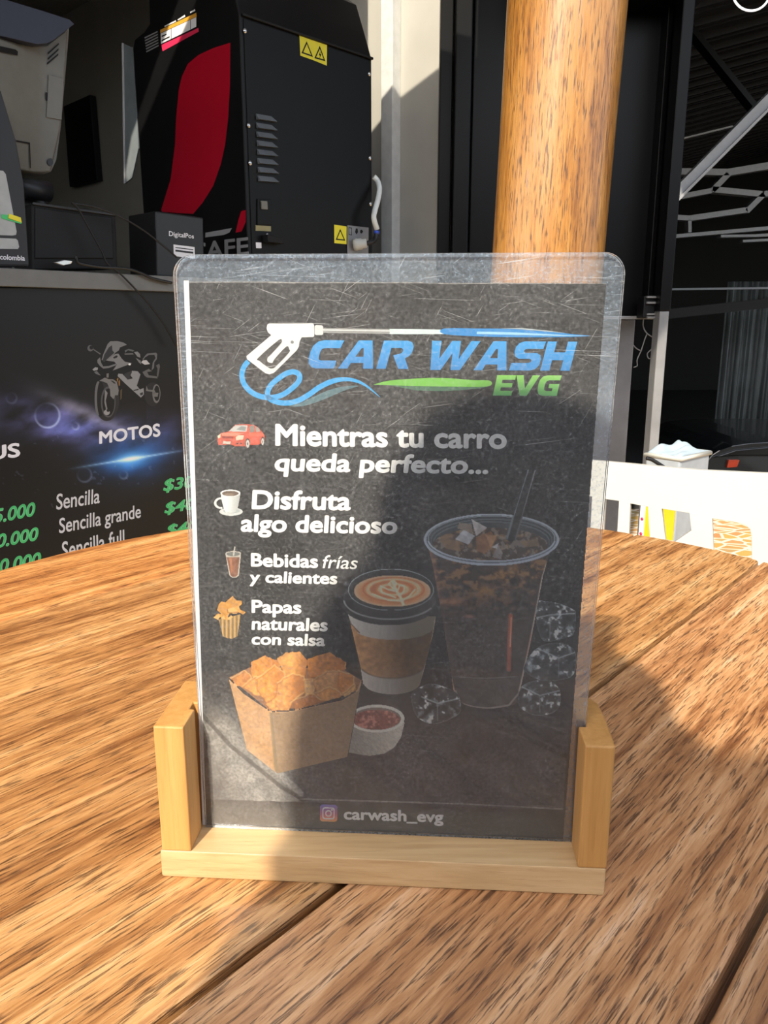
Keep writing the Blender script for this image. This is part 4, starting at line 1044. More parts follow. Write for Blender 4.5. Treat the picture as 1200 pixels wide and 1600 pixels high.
C.fill(band, (40, 37, 34), None, 1.0)
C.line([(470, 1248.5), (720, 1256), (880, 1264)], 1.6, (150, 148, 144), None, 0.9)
C.fill(X > 884 - (Y - 1100) * 0.0 + 0 * X + (1180 - Y) * 0.075 + 2, (36, 31, 29), None, np.clip((Y - 1080) / 40, 0, 1) * 0.6)
C.fill(C.mask([(286, 437), (950, 440), (950, 444), (286, 441.5)]), (140, 138, 136))
C.own[~C.mask([(287.8, 439.3), (947.6, 442.3), (880.2, 1314.2), (317.8, 1295.2)])] = 0
pt(C.build(1, PPo, 0.00008, M['ink_paper'], None, 'slate_print', 1.0))
ppatch([[(287, 438.5), (295, 438.5), (322.5, 1292), (316.5, 1291)]], M['white_print'], 'white_margin', 0.00012)

# --- soda
Z6 = lambda p: Z(650, 720, 4.444, p); Z7 = lambda p: Z(650, 900, 4.444, p)
C = Canvas(650, 728, 884, 1114, 1.0); X, Y = C.X, C.Y; n1 = fbm(X, Y, 22, 1); n2 = fbm(X, Y, 7, 4, 4); n3 = fbm(X * 1.0, Y * 1.6, 13, 30, 4)
body = [(669, 858), (675, 880), (690, 962), (708, 1078), (714, 1094)] + ell(764, 1092, 48, 15.5, 20, 168, 12) + [(813, 1080), (830, 1002), (849, 900), (860, 862)]
mb_ = C.mask(body)
C.fill(mb_, np.stack([46 + 14 * n2, 36 + 10 * n2, 33 + 8 * n2], -1), 1)
fade = np.clip((965 - Y) / 70, 0, 1)
C.fill(mb_, (150, 110, 70), None, fade * np.clip((n3 - 0.47) * 5, 0, 0.8))
C.fill(mb_, (26, 20, 18), None, np.clip((0.46 - n2) * 4, 0, 0.8) * np.clip((1000 - Y) / 80, 0, 1))
C.fill(mb_, (168, 118, 60), None, 0.7 * np.exp(-((X - 757) / 13) ** 2 - ((Y - 923) / 10) ** 2) + 0.6 * np.exp(-((X - 800 + (Y - 885) * 0.8) / 22) ** 2 - ((Y - 890) / 16) ** 2) * n2 * 1.5)
C.fill(mb_, (160, 105, 75), None, 0.75 * np.exp(-((X - 700) / 26) ** 2 - ((Y - 940) / 6) ** 2) * (0.4 + n2))
C.fill(mb_, (150, 104, 82), None, np.clip(1 - (X - (672 + (Y - 870) * 0.175)) / 11, 0, 1) * np.clip((960 - Y) / 60, 0.12, 0.7))
C.fill(mb_, (140, 95, 70), None, 0.6 * np.exp(-((X - 733) / 8) ** 2 - ((Y - 963) / 3) ** 2))
C.line([(798, 962), (796, 1000), (795, 1046)], 4.5, (178, 92, 62), None, 0.75); C.line([(799, 965), (797, 1010)], 1.5, (225, 150, 110), None, 0.6)
C.fill(mb_ & (Y > 1056 + 3 * np.cos((X - 764) / 30)), (62, 58, 57), None, 0.75)
C.line([(716, 1058), (760, 1060), (808, 1057)], 1.2, (96, 90, 88), None, 0.8)
C.line([(855, 884), (849, 903), (838, 962), (826, 1022), (813, 1080)], 4.0, (196, 182, 166), None, 0.8 * 1); C.line([(832, 992), (826, 1022)], 4, (170, 110, 85), None, 0.5)
C.line([(712, 1080), (716, 1098), (740, 1105), (765, 1107), (795, 1102), (810, 1084)], 2, (140, 130, 122), None, 0.8)
C.line([(704, 1060), (709, 1082)], 3, (215, 160, 130), None, 0.7)
out = C.ell(768, 843, 106.5, 41); inn = C.ell(768, 841.5, 98, 34.5)
C.fill(out, (150, 160, 170), 1); C.fill(C.ell(768, 842.5, 101.5, 37), (70, 78, 84), 1); C.fill(C.ell(768, 842, 100, 36), (128, 138, 146), 1); C.fill(inn, (56, 64, 68), 1)
for r in (95, 91): C.fill(C.ell(768, 843.5 + (95 - r) * 0.7, r, r * 0.35), (96, 106, 112), 1, 0.7); C.fill(C.ell(768, 845 + (95 - r) * 0.7, r - 1.2, r * 0.345), (50, 57, 60), 1)
liq = C.ell(766, 852, 90, 27.5)
C.fill(liq, np.stack([50 + 20 * n2, 42 + 14 * n2, 37 + 10 * n2], -1)); C.fill(liq, (150, 115, 80), None, np.clip((n3 - 0.5) * 4, 0, 0.7)); C.fill(liq & (n2 > 0.62), (165, 160, 155), None, 0.45)
for p, c in (([(300, 430), (385, 440), (400, 520), (330, 480), (285, 470)], (125, 112, 100)), ([(385, 405), (495, 465), (418, 522)], (172, 166, 166)), ([(330, 480), (408, 520), (365, 582), (272, 545)], (168, 172, 178)), ([(415, 530), (520, 490), (562, 545), (480, 648), (420, 625)], (128, 88, 58)), ([(480, 510), (560, 520), (520, 610)], (165, 125, 90)),
             ([(570, 578), (602, 640), (590, 684), (530, 668)], (140, 134, 134)), ([(150, 540), (300, 560), (310, 630), (210, 610)], (120, 95, 70)), ([(525, 600), (575, 570), (560, 610)], (190, 190, 190)), ([(720, 560), (840, 540), (860, 590), (760, 600)], (112, 92, 70))):
    m = C.mask(Z6(p)); C.fill(m, np.asarray(c) * (0.75 + 0.5 * n2)[..., None], None, 0.9)
stw = Z6([(774, 58), (834, 66), (692, 552), (655, 562), (624, 546)])
C.fill(C.mask(stw), (30, 30, 32), 1); C.line(Z6([(776, 62), (700, 300), (632, 540)]), 2.2, (112, 124, 128), None, 0.8); C.line(Z6([(828, 70), (760, 310), (690, 545)]), 1.6, (92, 92, 98), None, 0.8)
fr = out & ~inn & (Y > 845)
C.fill(fr, (158, 167, 180), 1); C.fill(C.ell(768, 842.8, 102, 37.5) & ~C.ell(768, 842, 100.4, 36) & (Y > 845), (96, 104, 114), 1)
pt(C.build(1, PPo, 0.0002, M['ink'], None, 'soda_cup_print', G))

# --- coffee
C5 = lambda p: Z(530, 880, 7.273, p)
C = Canvas(532, 884, 690, 1092, 1.0); X, Y = C.X, C.Y; n1 = fbm(X, Y, 20, 2); n2 = fbm(X, Y, 6, 6, 4); n4 = fbm(X * 2, Y * 0.6, 6, 7, 4)
cup = C5([(95, 570), (150, 800), (240, 1190), (270, 1390)]) + ell(612.5, 1066, 45.5, 19.5, 20, 170, 8) + C5([(985, 1150), (1060, 850), (1105, 600)])
mk = C.mask(cup); sh_ = np.clip(1.08 - (X - 545) / 190, 0.45, 1.05)[..., None]
C.fill(mk, np.array([176, 172, 166]) * sh_ * (0.93 + 0.14 * n4)[..., None], 1)
C.fill(mk, (112, 102, 84), None, np.clip((X - 615) / 60, 0, 0.75))
slv = C.mask(C5([(100, 615), (160, 720), (230, 790)]) + ell(614, 977, 66, 22.5, 20, 150, 20) + C5([(1075, 740), (1040, 980), (1000, 1130), (990, 1160)]) + ell(613, 1038, 52, 22, 16, 15, 165) + C5([(225, 1180), (190, 1050)])) & mk
C.fill(slv, np.array([172, 130, 88]) * (np.clip(1.1 - (X - 545) / 150, 0.5, 1.06) * (0.80 + 0.4 * n2))[..., None], 1)
C.line([p for p in ell(613, 1037.5, 51, 22.5, 20, 15, 165)], 1.6, (74, 64, 54), None, 0.6)
C.line(C5([(1098, 640), (1060, 860), (1018, 1080), (985, 1160), (960, 1250), (935, 1385)]), 1.4, (205, 185, 155), None, 0.9)
C.line(C5([(100, 610), (135, 690), (230, 790)]), 1.2, (100, 80, 60), None, 0.8)
C.fill(C.ell(608.5, 944, 73.5, 33) & (Y > 930), (38, 37, 37), 1); C.fill(C.mask(C5([(45, 400), (50, 470), (100, 560), (1110, 590), (1112, 470), (1080, 300), (70, 300)])), (36, 35, 35), 1)
C.fill(C.ell(608.5, 938, 73, 32), (48, 48, 48), 1); C.fill(C.ell(609, 934.5, 72, 31.5), (34, 34, 34), 1)
C.line([p for p in ell(609, 937, 71.5, 30.5, 24, 175, 20)], 1.6, (140, 142, 142), None, 0.75)
C.fill(C.ell(611, 921, 67.5, 33), (120, 130, 132), 1); C.fill(C.ell(611, 921.5, 65.8, 31.6), (40, 40, 40), 1)
cf = C.ell(613, 923.5, 60, 24.5)
C.fill(cf, np.array([188, 128, 84]) * (0.86 + 0.28 * n1)[..., None])
rr = np.hypot((X - 613) / 60, (Y - 923.5) / 24.5); C.fill(cf, (206, 172, 140), None, np.clip((rr - 0.82) * 5, 0, 0.75))
t = np.hypot((X - 615) / 44, (Y - 921) / 17.5) + 0.06 * n1; C.fill(cf, (236, 190, 152), None, np.clip(np.sin(t * 15) * 1.6 - 0.4, 0, 0.75) * (t < 1.15)); C.fill(cf, (168, 96, 52), None, np.clip(-np.sin(t * 15) * 1.3 - 0.3, 0, 0.6) * (t < 1.15))
C.line(C5([(610, 210), (640, 300), (690, 370), (730, 470)]), 3.0, (238, 200, 168), None, 0.9)
for p in ([(625, 290), (560, 240), (590, 205), (625, 230)], [(625, 290), (650, 225), (625, 200)], [(650, 320), (560, 300), (470, 260), (480, 330), (640, 390)], [(660, 320), (690, 250), (740, 260), (735, 320), (680, 370)], [(700, 430), (560, 420), (380, 350)], [(715, 430), (800, 370), (860, 300)]): C.line(C5(p), 1.7, (238, 204, 174), None, 0.85)
pt(C.build(1, PPo, 0.00018, M['ink'], None, 'coffee_cup_print', G))

# --- box of fries
F1 = lambda p: Z(330, 1000, 3.4286, p)
C = Canvas(352, 1012, 570, 1214, 1.0); X, Y = C.X, C.Y; n1 = fbm(X, Y, 16, 2); n2 = fbm(X, Y, 4, 6, 4); n3 = fbm(X, Y, 2.2, 16, 2)
C.fill(C.mask(F1([(90, 200), (205, 145), (700, 150), (808, 215), (790, 270), (560, 350), (320, 385)])), np.array([150, 105, 70]) * (0.8 + 0.4 * n2)[..., None], 1)
chips = [([(210, 120), (290, 82), (360, 110), (380, 170), (300, 230), (215, 200)], (224, 150, 62)), ([(345, 100), (400, 62), (480, 62), (520, 110), (500, 200), (400, 200)], (222, 158, 78)), ([(515, 100), (640, 65), (725, 120), (725, 158), (610, 180), (520, 210)], (216, 140, 58)), ([(110, 210), (180, 165), (220, 200), (180, 260), (130, 245)], (208, 138, 66)),
         ([(170, 250), (240, 200), (330, 190), (320, 300), (240, 300)], (226, 160, 80)), ([(245, 210), (340, 140), (400, 180), (380, 300), (300, 340), (250, 270)], (230, 156, 66)), ([(360, 230), (440, 180), (500, 200), (510, 280), (430, 340), (420, 375), (330, 380), (290, 345), (350, 300)], (224, 156, 78)), ([(500, 220), (545, 210), (560, 290), (500, 300)], (222, 176, 116)),
         ([(545, 220), (620, 175), (690, 170), (720, 230), (690, 290), (580, 300)], (222, 164, 98)), ([(680, 170), (768, 190), (770, 260), (710, 300), (680, 250)], (212, 138, 62)), ([(560, 290), (640, 255), (700, 290), (690, 315), (590, 330)], (226, 160, 84)), ([(440, 330), (540, 290), (600, 330), (450, 375)], (200, 130, 66)), ([(700, 300), (770, 240), (772, 270), (720, 310)], (226, 176, 110))]
for p, c in chips:
    q0 = F1(p); q = []
    for (ax, ay), (bx, by) in zip(q0, q0[1:] + q0[:1]):
        for k in range(5): q.append((ax + (bx - ax) * k / 5 + rng.uniform(-1.1, 1.1), ay + (by - ay) * k / 5 + rng.uniform(-1.1, 1.1)))
    m = C.mask(q)
    C.fill(m, np.clip(np.asarray(c) * (0.72 + 0.5 * n2)[..., None], 0, 255), 1); C.line(q + q[:1], 1.3, (150, 88, 36), None, 0.4); xm = sum(x for x, y in q) / len(q); C.fill(m, (176, 104, 40), None, np.clip((X - xm) / 34, 0, 0.5) * (0.5 + n1))
    C.line([(x - 0.8, y - 1.2) for x, y in q[:len(q) // 2]], 1.4, (246, 204, 130), None, 0.6)
lf = C.mask(F1([(90, 200), (180, 290), (320, 385), (350, 715), (190, 590)])); rf = C.mask(F1([(320, 385), (430, 380), (560, 352), (700, 322), (785, 270), (808, 218), (730, 628), (350, 718)]))
C.fill(lf, np.array([196, 152, 104]) * (0.80 + 0.28 * n2 + 0.14 * n3)[..., None], 1); C.fill(rf, np.array([158, 130, 98]) * (0.84 + 0.2 * n2 + 0.14 * n3)[..., None], 1)
C.line(F1([(320, 385), (335, 560), (350, 715)]), 3.2, (128, 112, 80), None, 0.7); C.line(F1([(92, 203), (180, 290), (320, 385), (430, 380), (560, 352), (700, 322), (785, 270), (806, 220)]), 1.5, (220, 176, 128), None, 0.9)
pt(C.build(1, PPo, 0.00018, M['ink'], None, 'fries_box_print', 1.0))
# --- dip bowl
C = Canvas(542, 1096, 636, 1186, 1.0); X, Y = C.X, C.Y; n2 = fbm(X, Y, 4, 6, 4); n3 = fbm(X + Y, (Y - X) * 3, 6, 16, 3)
bw = C.mask(F1([(735, 420), (720, 600), (790, 615), (850, 622), (930, 610), (985, 575), (1020, 520), (1038, 440)]))
C.fill(bw, np.array([172, 168, 158]) * (np.clip(0.75 + (X - 560) / 220, 0, 1.05) * (0.82 + 0.3 * n3))[..., None], 1)
C.fill(C.ell(588.5, 1122.5, 44, 22), (198, 192, 184), 1); C.fill(C.ell(588, 1123, 38.5, 17.5), (112, 96, 90), 1)
C.fill(C.ell(588, 1124.5, 37, 15.5), np.array([128, 70, 58]) * (0.55 + 0.9 * n2)[..., None], 1); C.fill(C.ell(588, 1124.5, 37, 15.5) & (n2 > 0.62), (188, 140, 128), None, 0.5)
C.own[C.mask(F1([(700, 322), (785, 270), (806, 218), (730, 628), (600, 650), (600, 340)]))] = 0
pt(C.build(1, PPo, 0.00016, M['ink'], None, 'dip_bowl_print', G))
# --- ice cubes
for k, (pts, a) in enumerate(((Z7([(845, 180), (880, 170), (1000, 190), (1100, 235), (1112, 270), (1100, 395), (1060, 425), (900, 458), (850, 390), (830, 290)]), Z7([(840, 290), (930, 270), (1100, 260)])),
                              (Z7([(835, 500), (990, 460), (1105, 520), (1100, 680), (1000, 725), (860, 725), (760, 670), (750, 620)]), Z7([(840, 500), (990, 570), (1105, 530)])),
                              (Z7([(735, 760), (900, 720), (1000, 790), (985, 930), (840, 972), (715, 905)]), Z7([(735, 770), (860, 830), (1000, 795)])),
                              (Z7([(-20, 800), (110, 745), (270, 800), (308, 860), (300, 960), (130, 1030), (10, 985), (-30, 880)]), Z7([(40, 840), (150, 885), (300, 850)])))):
    xs = [p[0] for p in pts]; ys = [p[1] for p in pts]
    C = Canvas(min(xs) - 2, min(ys) - 2, max(xs) + 2, max(ys) + 2, 1.0); X, Y = C.X, C.Y; n2 = fbm(X, Y, 9, 20 + k, 4); n3 = fbm(X, Y, 7, 40 + k, 3)
    q = curve2(pts, True, 4); m = C.mask(q)
    C.fill(m, np.stack([42 + 20 * n2, 44 + 20 * n2, 46 + 20 * n2], -1), 1)
    C.fill(m, (176, 190, 196), None, np.clip((n2 - 0.53) * 5, 0, 0.8) * (0.5 + (k < 2) * 0.3)); C.fill(m, (232, 240, 242), None, np.clip((n3 - 0.64) * 7, 0, 0.85))
    C.fill(m, (22, 22, 23), None, np.clip((0.42 - n3) * 5, 0, 0.7)); C.line(a, 1.4, (170, 178, 182), None, 0.7); C.line([a[1], (a[1][0], max(ys) - 6)], 1.2, (120, 126, 130), None, 0.6)
    C.line(q + q[:1], 1.4, (128, 136, 140), None, 0.6)
    C.own[~m] = 0
    pt(C.build(1, PPo, 0.00022, M['ink'], None, 'ice_cube_print', G))

# --- small pictures beside the lines
Z9 = lambda p: Z(320, 645, 9.14, p); Zg = lambda p: Z(320, 845, 9.7, p)
C = Canvas(335, 658, 418, 704, 0.7); X, Y = C.X, C.Y; n2 = fbm(X, Y, 6, 3)
car_o = Z9([(180, 330), (230, 285), (330, 265), (430, 170), (520, 160), (690, 165), (760, 200), (830, 280), (858, 320), (858, 390), (840, 455), (800, 440), (770, 462), (650, 460), (640, 490), (600, 505), (575, 480), (430, 480), (370, 455), (220, 462), (190, 460), (178, 400)])
C.fill(C.mask(car_o), np.array([214, 92, 66]) * (0.85 + 0.3 * n2)[..., None], 1)
for p, c in (([(335, 262), (440, 178), (610, 178), (595, 272), (420, 268)], (206, 208, 206)), ([(450, 240), (520, 190), (590, 200), (580, 260)], (150, 156, 156)), ([(640, 190), (700, 180), (715, 270), (640, 285)], (150, 140, 134)), ([(720, 190), (770, 215), (790, 270), (735, 275)], (170, 160, 152)), ([(230, 290), (420, 280), (560, 290), (440, 330), (250, 335)], (230, 140, 110)),
             ([(250, 335), (410, 340), (400, 368), (250, 365)], (150, 60, 46)), ([(440, 350), (480, 320), (560, 320), (545, 380), (450, 392)], (242, 214, 190)), ([(185, 320), (225, 290), (225, 350), (190, 370)], (240, 226, 196)), ([(260, 405), (368, 410), (366, 448), (258, 442)], (214, 210, 198)), ([(450, 432), (480, 432), (478, 448), (450, 448)], (90, 40, 34)), ([(505, 432), (530, 430), (528, 446), (505, 446)], (90, 40, 34)), ([(630, 290), (840, 290), (830, 330), (640, 340)], (222, 112, 84))):
    C.fill(C.mask(Z9(p)), c)
for cx_, cy_, rx, ry in ((612, 435, 36, 72), (826, 405, 26, 65)):
    C.fill(C.mask(Z9(ell(cx_, cy_, rx, ry))), (70, 60, 56), 1); C.fill(C.mask(Z9(ell(cx_, cy_ + 8, rx * 0.72, ry * 0.78))), (206, 204, 200), 1); C.fill(C.mask(Z9(ell(cx_, cy_ + 8, rx * 0.28, ry * 0.3))), (110, 106, 104), 1)
pt(C.build(1, PPo, 0.0002, M['ink'], None, 'red_car_print', 0.85))
C = Canvas(332, 762, 382, 810, 0.7); X, Y = C.X, C.Y
C.fill(C.mask(Z9(ell(375, 1412, 172, 62))), (214, 218, 218), 1); C.fill(C.mask(Z9(ell(385, 1400, 120, 36))), (176, 184, 186), 1)
h = C.mask(Z9(ell(225, 1290, 98, 85))) & ~C.mask(Z9(ell(232, 1290, 62, 52))) & (X < 348); C.fill(h, (226, 228, 228), 1)
cupm = C.mask(Z9([(222, 1150), (235, 1240), (262, 1350), (295, 1420), (380, 1432), (440, 1415), (478, 1350), (498, 1240), (512, 1150)]))
C.fill(cupm, np.array([228, 232, 232]) * np.clip(1.04 - np.abs(X - 352) / 90, 0.8, 1.02)[..., None], 1)
C.fill(C.mask(Z9(ell(366, 1145, 146, 52))), (236, 238, 238), 1); C.fill(C.mask(Z9(ell(364, 1152, 120, 38))), (104, 84, 70), 1); C.fill(C.mask(Z9(ell(350, 1165, 70, 18))), (136, 116, 98), 1)
pt(C.build(1, PPo, 0.0002, M['ink'], None, 'white_mug_print', 0.95))
C = Canvas(346, 852, 380, 906, 0.7); X, Y = C.X, C.Y; n2 = fbm(X, Y * 0.5, 5, 3)
C.fill(C.mask(Zg([(308, 190), (330, 165), (430, 148), (540, 165), (552, 190), (520, 530), (480, 560), (410, 560), (370, 530)])), (206, 200, 190), 1)
C.fill(C.mask(Zg([(330, 250), (528, 250), (500, 520), (470, 545), (415, 545), (388, 520)])), np.array([146, 92, 62]) * (0.7 + 0.6 * n2)[..., None]); C.fill(C.mask(Zg(ell(430, 200, 104, 34))), (120, 124, 120)); C.fill(C.mask(Zg([(370, 270), (410, 270), (420, 450), (400, 480)])), (186, 120, 80))
C.line(Zg([(455, 95), (435, 215)]), 1.6, (200, 196, 186), 1)
pt(C.build(1, PPo, 0.0002, M['ink'], None, 'iced_drink_print', 0.85))
C = Canvas(331, 928, 387, 1001, 0.7); X, Y = C.X, C.Y; n2 = fbm(X, Y, 5, 3)
C.fill(C.mask(Zg([(205, 1190), (270, 1450), (340, 1480), (420, 1488), (500, 1450), (545, 1110)])), np.array([212, 170, 100]) * (0.84 + 0.2 * np.sin((X - 340) * 1.0))[..., None], 1)
for p in ([(210, 960), (250, 915), (310, 930), (420, 830), (480, 900), (560, 905), (570, 960), (520, 1000), (540, 1040), (630, 1080), (580, 1125), (510, 1085), (480, 1110), (380, 1100), (330, 1200), (280, 1190), (230, 1160), (200, 1205), (125, 1165), (190, 1100), (240, 1105), (180, 1050)],):
    C.fill(C.mask(Zg(p)), np.array([224, 160, 66]) * (0.78 + 0.42 * n2)[..., None], 1)
for p in ([(350, 1040), (430, 1005), (500, 1060), (430, 1100), (360, 1090)], [(130, 1165), (215, 1110), (235, 1160), (190, 1195)], [(240, 1180), (290, 1130), (310, 1190)], [(330, 1190), (400, 1120), (430, 1150), (370, 1195)]): C.fill(C.mask(Zg(p)), (238, 190, 110), 1)
C.line(Zg([(340, 1040), (350, 1090), (500, 1080)]), 1.0, (150, 96, 30), None, 0.7)
pt(C.build(1, PPo, 0.0002, M['ink'], None, 'fries_cup_print', 0.85))
# camera badge before the account name
C = Canvas(497, 1255, 530, 1286, 0.5); X, Y = C.X, C.Y
def rrect(cx_, cy_, hw, hh, r): return (np.maximum(np.abs(X - cx_) - hw + r, 0) ** 2 + np.maximum(np.abs(Y - cy_ - (X - cx_) * 0.02) - hh + r, 0) ** 2) < r * r
C.fill(rrect(513.5, 1270.5, 14, 13.5, 5), np.stack([np.clip(110 + (Y - 1257) * 5.2, 0, 226), np.clip(110 - 16 * np.sin((Y - 1257) / 8) + np.clip(Y - 1272, 0, 20) * 3, 40, 200), np.clip(196 - (Y - 1257) * 4.6, 70, 210)], -1), 1)
C.fill(rrect(513.2, 1270.8, 9.6, 9.3, 4) & ~rrect(513.2, 1270.8, 7.8, 7.5, 3), (240, 220, 225)); d = np.hypot(X - 513.2, Y - 1271); C.fill((d < 5.2) & (d > 3.3), (240, 220, 225)); C.fill(np.hypot(X - 518.6, Y - 1265.5) < 1.3, (240, 220, 225))
pt(C.build(1, PPo, 0.0002, M['ink'], None, 'camera_badge_print', 1.3))

# --- lettering
for body, q, sh_ in (('Mientras tu carro', ((430, 662), (792, 668), (792, 702), (430, 697)), 0.0), ('queda perfecto...', ((429, 707), (763, 711), (763, 750), (429, 745)), 0.08), ('Disfruta', ((393, 765), (548, 767), (548, 798), (393, 796)), 0.05), ('algo delicioso', ((376, 803), (621, 807), (621, 843), (376, 839.5)), 0.05),
                     ('Bebidas', ((392, 864), (497, 866), (497, 888), (392, 885.5)), 0.0), ('y calientes', ((390, 892), (527, 894), (527, 919), (390, 916)), 0.05), ('Papas', ((393, 937), (471, 938.5), (471, 965.5), (393, 964)), 0.0), ('naturales', ((393, 964), (512, 966), (512, 987), (393, 984.5)), 0.05), ('con salsa', ((393, 989), (508, 991), (508, 1010), (393, 1007.5)), 0.05), ('carwash_evg', ((537, 1262.5), (693, 1267.5), (693, 1291), (537, 1286)), 0.0)):
    ptext(body, q, shear=sh_, off=0.032)
ptext('frías', ((504, 867), (559, 869), (559, 889.5), (504, 888)), shear=0.2, off=0.006)

# --- the logo
blue = lambda y: tuple(lin((36 + 14 * (1 - y), 158 - 28 * y, 226 - 26 * y)))
def letters(defs, x0, y0, x1, y1, slant, colf, name, gapw):
    tot = sum(w for w, _ in defs) + gapw * (len(defs) - 1); sx = (x1 - x0 - slant) / tot; u = 0; loops = []
    for w, ls in defs:
        for lp in ls: loops.append([[(x0 + (u + x) * sx + slant * (1 - y), y0 + (y1 - y0) * y + (x0 + (u + x) * sx - x0) * 0.006) for x, y in l] for l in lp])
        u += w + gapw
    o = ppatch(loops, M['ink'], name); 
    zt, zb = PPo.P(x0, y0).z, PPo.P(x0, y1).z
    ink(o, lambda co: colf((zt - co.z) / (zt - zb))); return o
A_ = (1.12, [[[(0.0, 1), (0.42, 0), (0.86, 0), (1.12, 1), (0.80, 1), (0.76, 0.80), (0.36, 0.80), (0.30, 1)], [(0.45, 0.58), (0.71, 0.58), (0.64, 0.27), (0.58, 0.27)]]])
C_ = (0.92, [[[(0.98, 0), (0.34, 0), (0.16, 0.05), (0.04, 0.2), (0.0, 0.4), (0.0, 0.62), (0.05, 0.83), (0.17, 0.96), (0.32, 1.0), (0.90, 1), (0.90, 0.72), (0.40, 0.72), (0.33, 0.68), (0.31, 0.58), (0.31, 0.42), (0.34, 0.31), (0.42, 0.28), (0.92, 0.28)]]])
R_ = (1.0, [[[(0, 1), (0, 0), (0.78, 0), (0.92, 0.06), (1.0, 0.22), (1.0, 0.38), (0.95, 0.53), (0.82, 0.62), (1.02, 1), (0.70, 1), (0.42, 0.52), (0.66, 0.45), (0.70, 0.38), (0.68, 0.29), (0.62, 0.26), (0.30, 0.26), (0.30, 1)]]])
W_ = (1.52, [[[(-0.06, 0), (0.26, 0), (0.34, 0.62), (0.62, 0), (0.92, 0), (1.0, 0.62), (1.27, 0), (1.58, 0), (1.14, 1), (0.82, 1), (0.74, 0.42), (0.48, 1), (0.14, 1)]]])
S_ = (0.98, [[[(1.0, 0), (0.28, 0), (0.12, 0.06), (0.03, 0.2), (0.03, 0.38), (0.10, 0.53), (0.24, 0.60), (0.62, 0.60), (0.68, 0.66), (0.66, 0.72), (0.58, 0.745), (0.02, 0.745), (0.0, 1), (0.72, 1), (0.88, 0.95), (0.98, 0.82), (0.99, 0.62), (0.93, 0.47), (0.80, 0.40), (0.40, 0.40), (0.34, 0.34), (0.36, 0.28), (0.44, 0.255), (0.98, 0.255)]]])
H_ = (1.0, [[[(0, 0), (0.31, 0), (0.31, 0.37), (0.69, 0.37), (0.69, 0), (1.0, 0), (1.0, 1), (0.69, 1), (0.69, 0.64), (0.31, 0.64), (0.31, 1), (0, 1)]]])
letters([C_, A_, R_], 478, 531.5, 649, 575.5, 12, blue, 'wordmark', 0.10)
letters([W_, A_, S_, H_], 666, 532.5, 902, 578, 12, blue, 'wordmark', 0.08)
E_ = (0.86, [[[(0, 0), (0.9, 0), (0.9, 0.23), (0.30, 0.23), (0.30, 0.39), (0.82, 0.39), (0.82, 0.60), (0.30, 0.60), (0.30, 0.77), (0.88, 0.77), (0.88, 1), (0, 1)]]])
V_ = (1.0, [[[(-0.04, 0), (0.30, 0), (0.50, 0.66), (0.74, 0), (1.08, 0), (0.66, 1), (0.32, 1)]]])
G_ = (1.0, [[[(1.02, 0), (0.34, 0), (0.15, 0.06), (0.03, 0.22), (0.0, 0.45), (0.02, 0.74), (0.12, 0.93), (0.32, 1), (1.0, 1), (1.0, 0.42), (0.52, 0.42), (0.52, 0.62), (0.71, 0.62), (0.71, 0.77), (0.42, 0.77), (0.32, 0.68), (0.31, 0.44), (0.36, 0.29), (0.46, 0.24), (1.0, 0.24)]]])
green = lambda y: tuple(lin((128 - 40 * y, 196 - 36 * y, 84 + 10 * y)))
letters([E_, V_, G_], 770, 586, 877, 618, 7, green, 'wordmark', 0.10)
lg = lambda p: Z(360, 490, 4, p); lg2 = lambda p: Z(640, 490, 4, p)
ppatch([lg([(240, 62), (515, 62), (523, 70), (524, 140), (518, 146), (446, 148), (432, 175), (428, 205), (416, 228), (275, 368), (245, 380), (218, 372), (104, 285), (100, 266), (255, 135), (234, 116), (226, 92), (230, 70)])], mc((226, 228, 228)), 'spray_gun_print')
ppatch([curve2(lg([(300, 166), (322, 170), (312, 190), (250, 258), (232, 275), (232, 300), (262, 308), (275, 285), (350, 205), (368, 224), (366, 244), (285, 328), (262, 342), (238, 338), (182, 296), (174, 276)]), True, 3)], mc((52, 50, 48)), 'spray_gun_print', 0.00042)
ppatch([lg(ell(386, 178, 10, 10, 14))], mc((110, 112, 114)), 'spray_gun_print', 0.00042)
ppatch([lg([(526, 78), (535, 72), (572, 74), (580, 82), (580, 128), (572, 134), (535, 134), (526, 128)])], mc((214, 216, 216)), 'nozzle_print', 0.00042)
ppatch([lg([(580, 90), (995, 97), (995, 127), (580, 120)])], mc((150, 152, 152)), 'lance_print'); ppatch([lg([(580, 98), (995, 104), (995, 112), (580, 106)])], mc((222, 224, 224)), 'lance_print', 0.00042)
ppatch([lg([(995, 96), (1120, 97), (1334, 100), (1334, 128), (1120, 129), (995, 128)])], mc((206, 224, 226)), 'lance_print', 0.00036)
ppatch([curve2(lg2([(214, 93), (420, 93), (560, 94), (760, 98), (900, 112), (1010, 128), (1130, 139), (1010, 146), (760, 148), (560, 146), (420, 142), (214, 128)]), True, 3)], mc((34, 136, 208)), 'water_jet_print', 0.0004)
ppatch([lg2([(420, 112), (620, 116), (800, 124), (960, 134), (1128, 140), (960, 140), (700, 134), (420, 128)])], mc((150, 205, 240)), 'water_jet_print', 0.0005)
ppatch([lg2([(560, 92), (700, 90), (860, 106), (980, 122), (860, 112), (700, 98)])], mc((170, 186, 190)), 'water_jet_print', 0.0005)
hose = [(112, 298), (84, 335), (72, 385), (86, 440), (128, 488), (190, 518), (262, 524), (330, 505), (390, 462), (428, 420), (430, 382), (396, 364), (350, 374), (292, 412), (250, 452), (232, 495), (244, 530), (290, 552), (350, 559), (420, 545), (490, 507), (560, 458), (640, 422), (720, 410), (790, 422), (850, 452), (900, 492), (935, 523)]
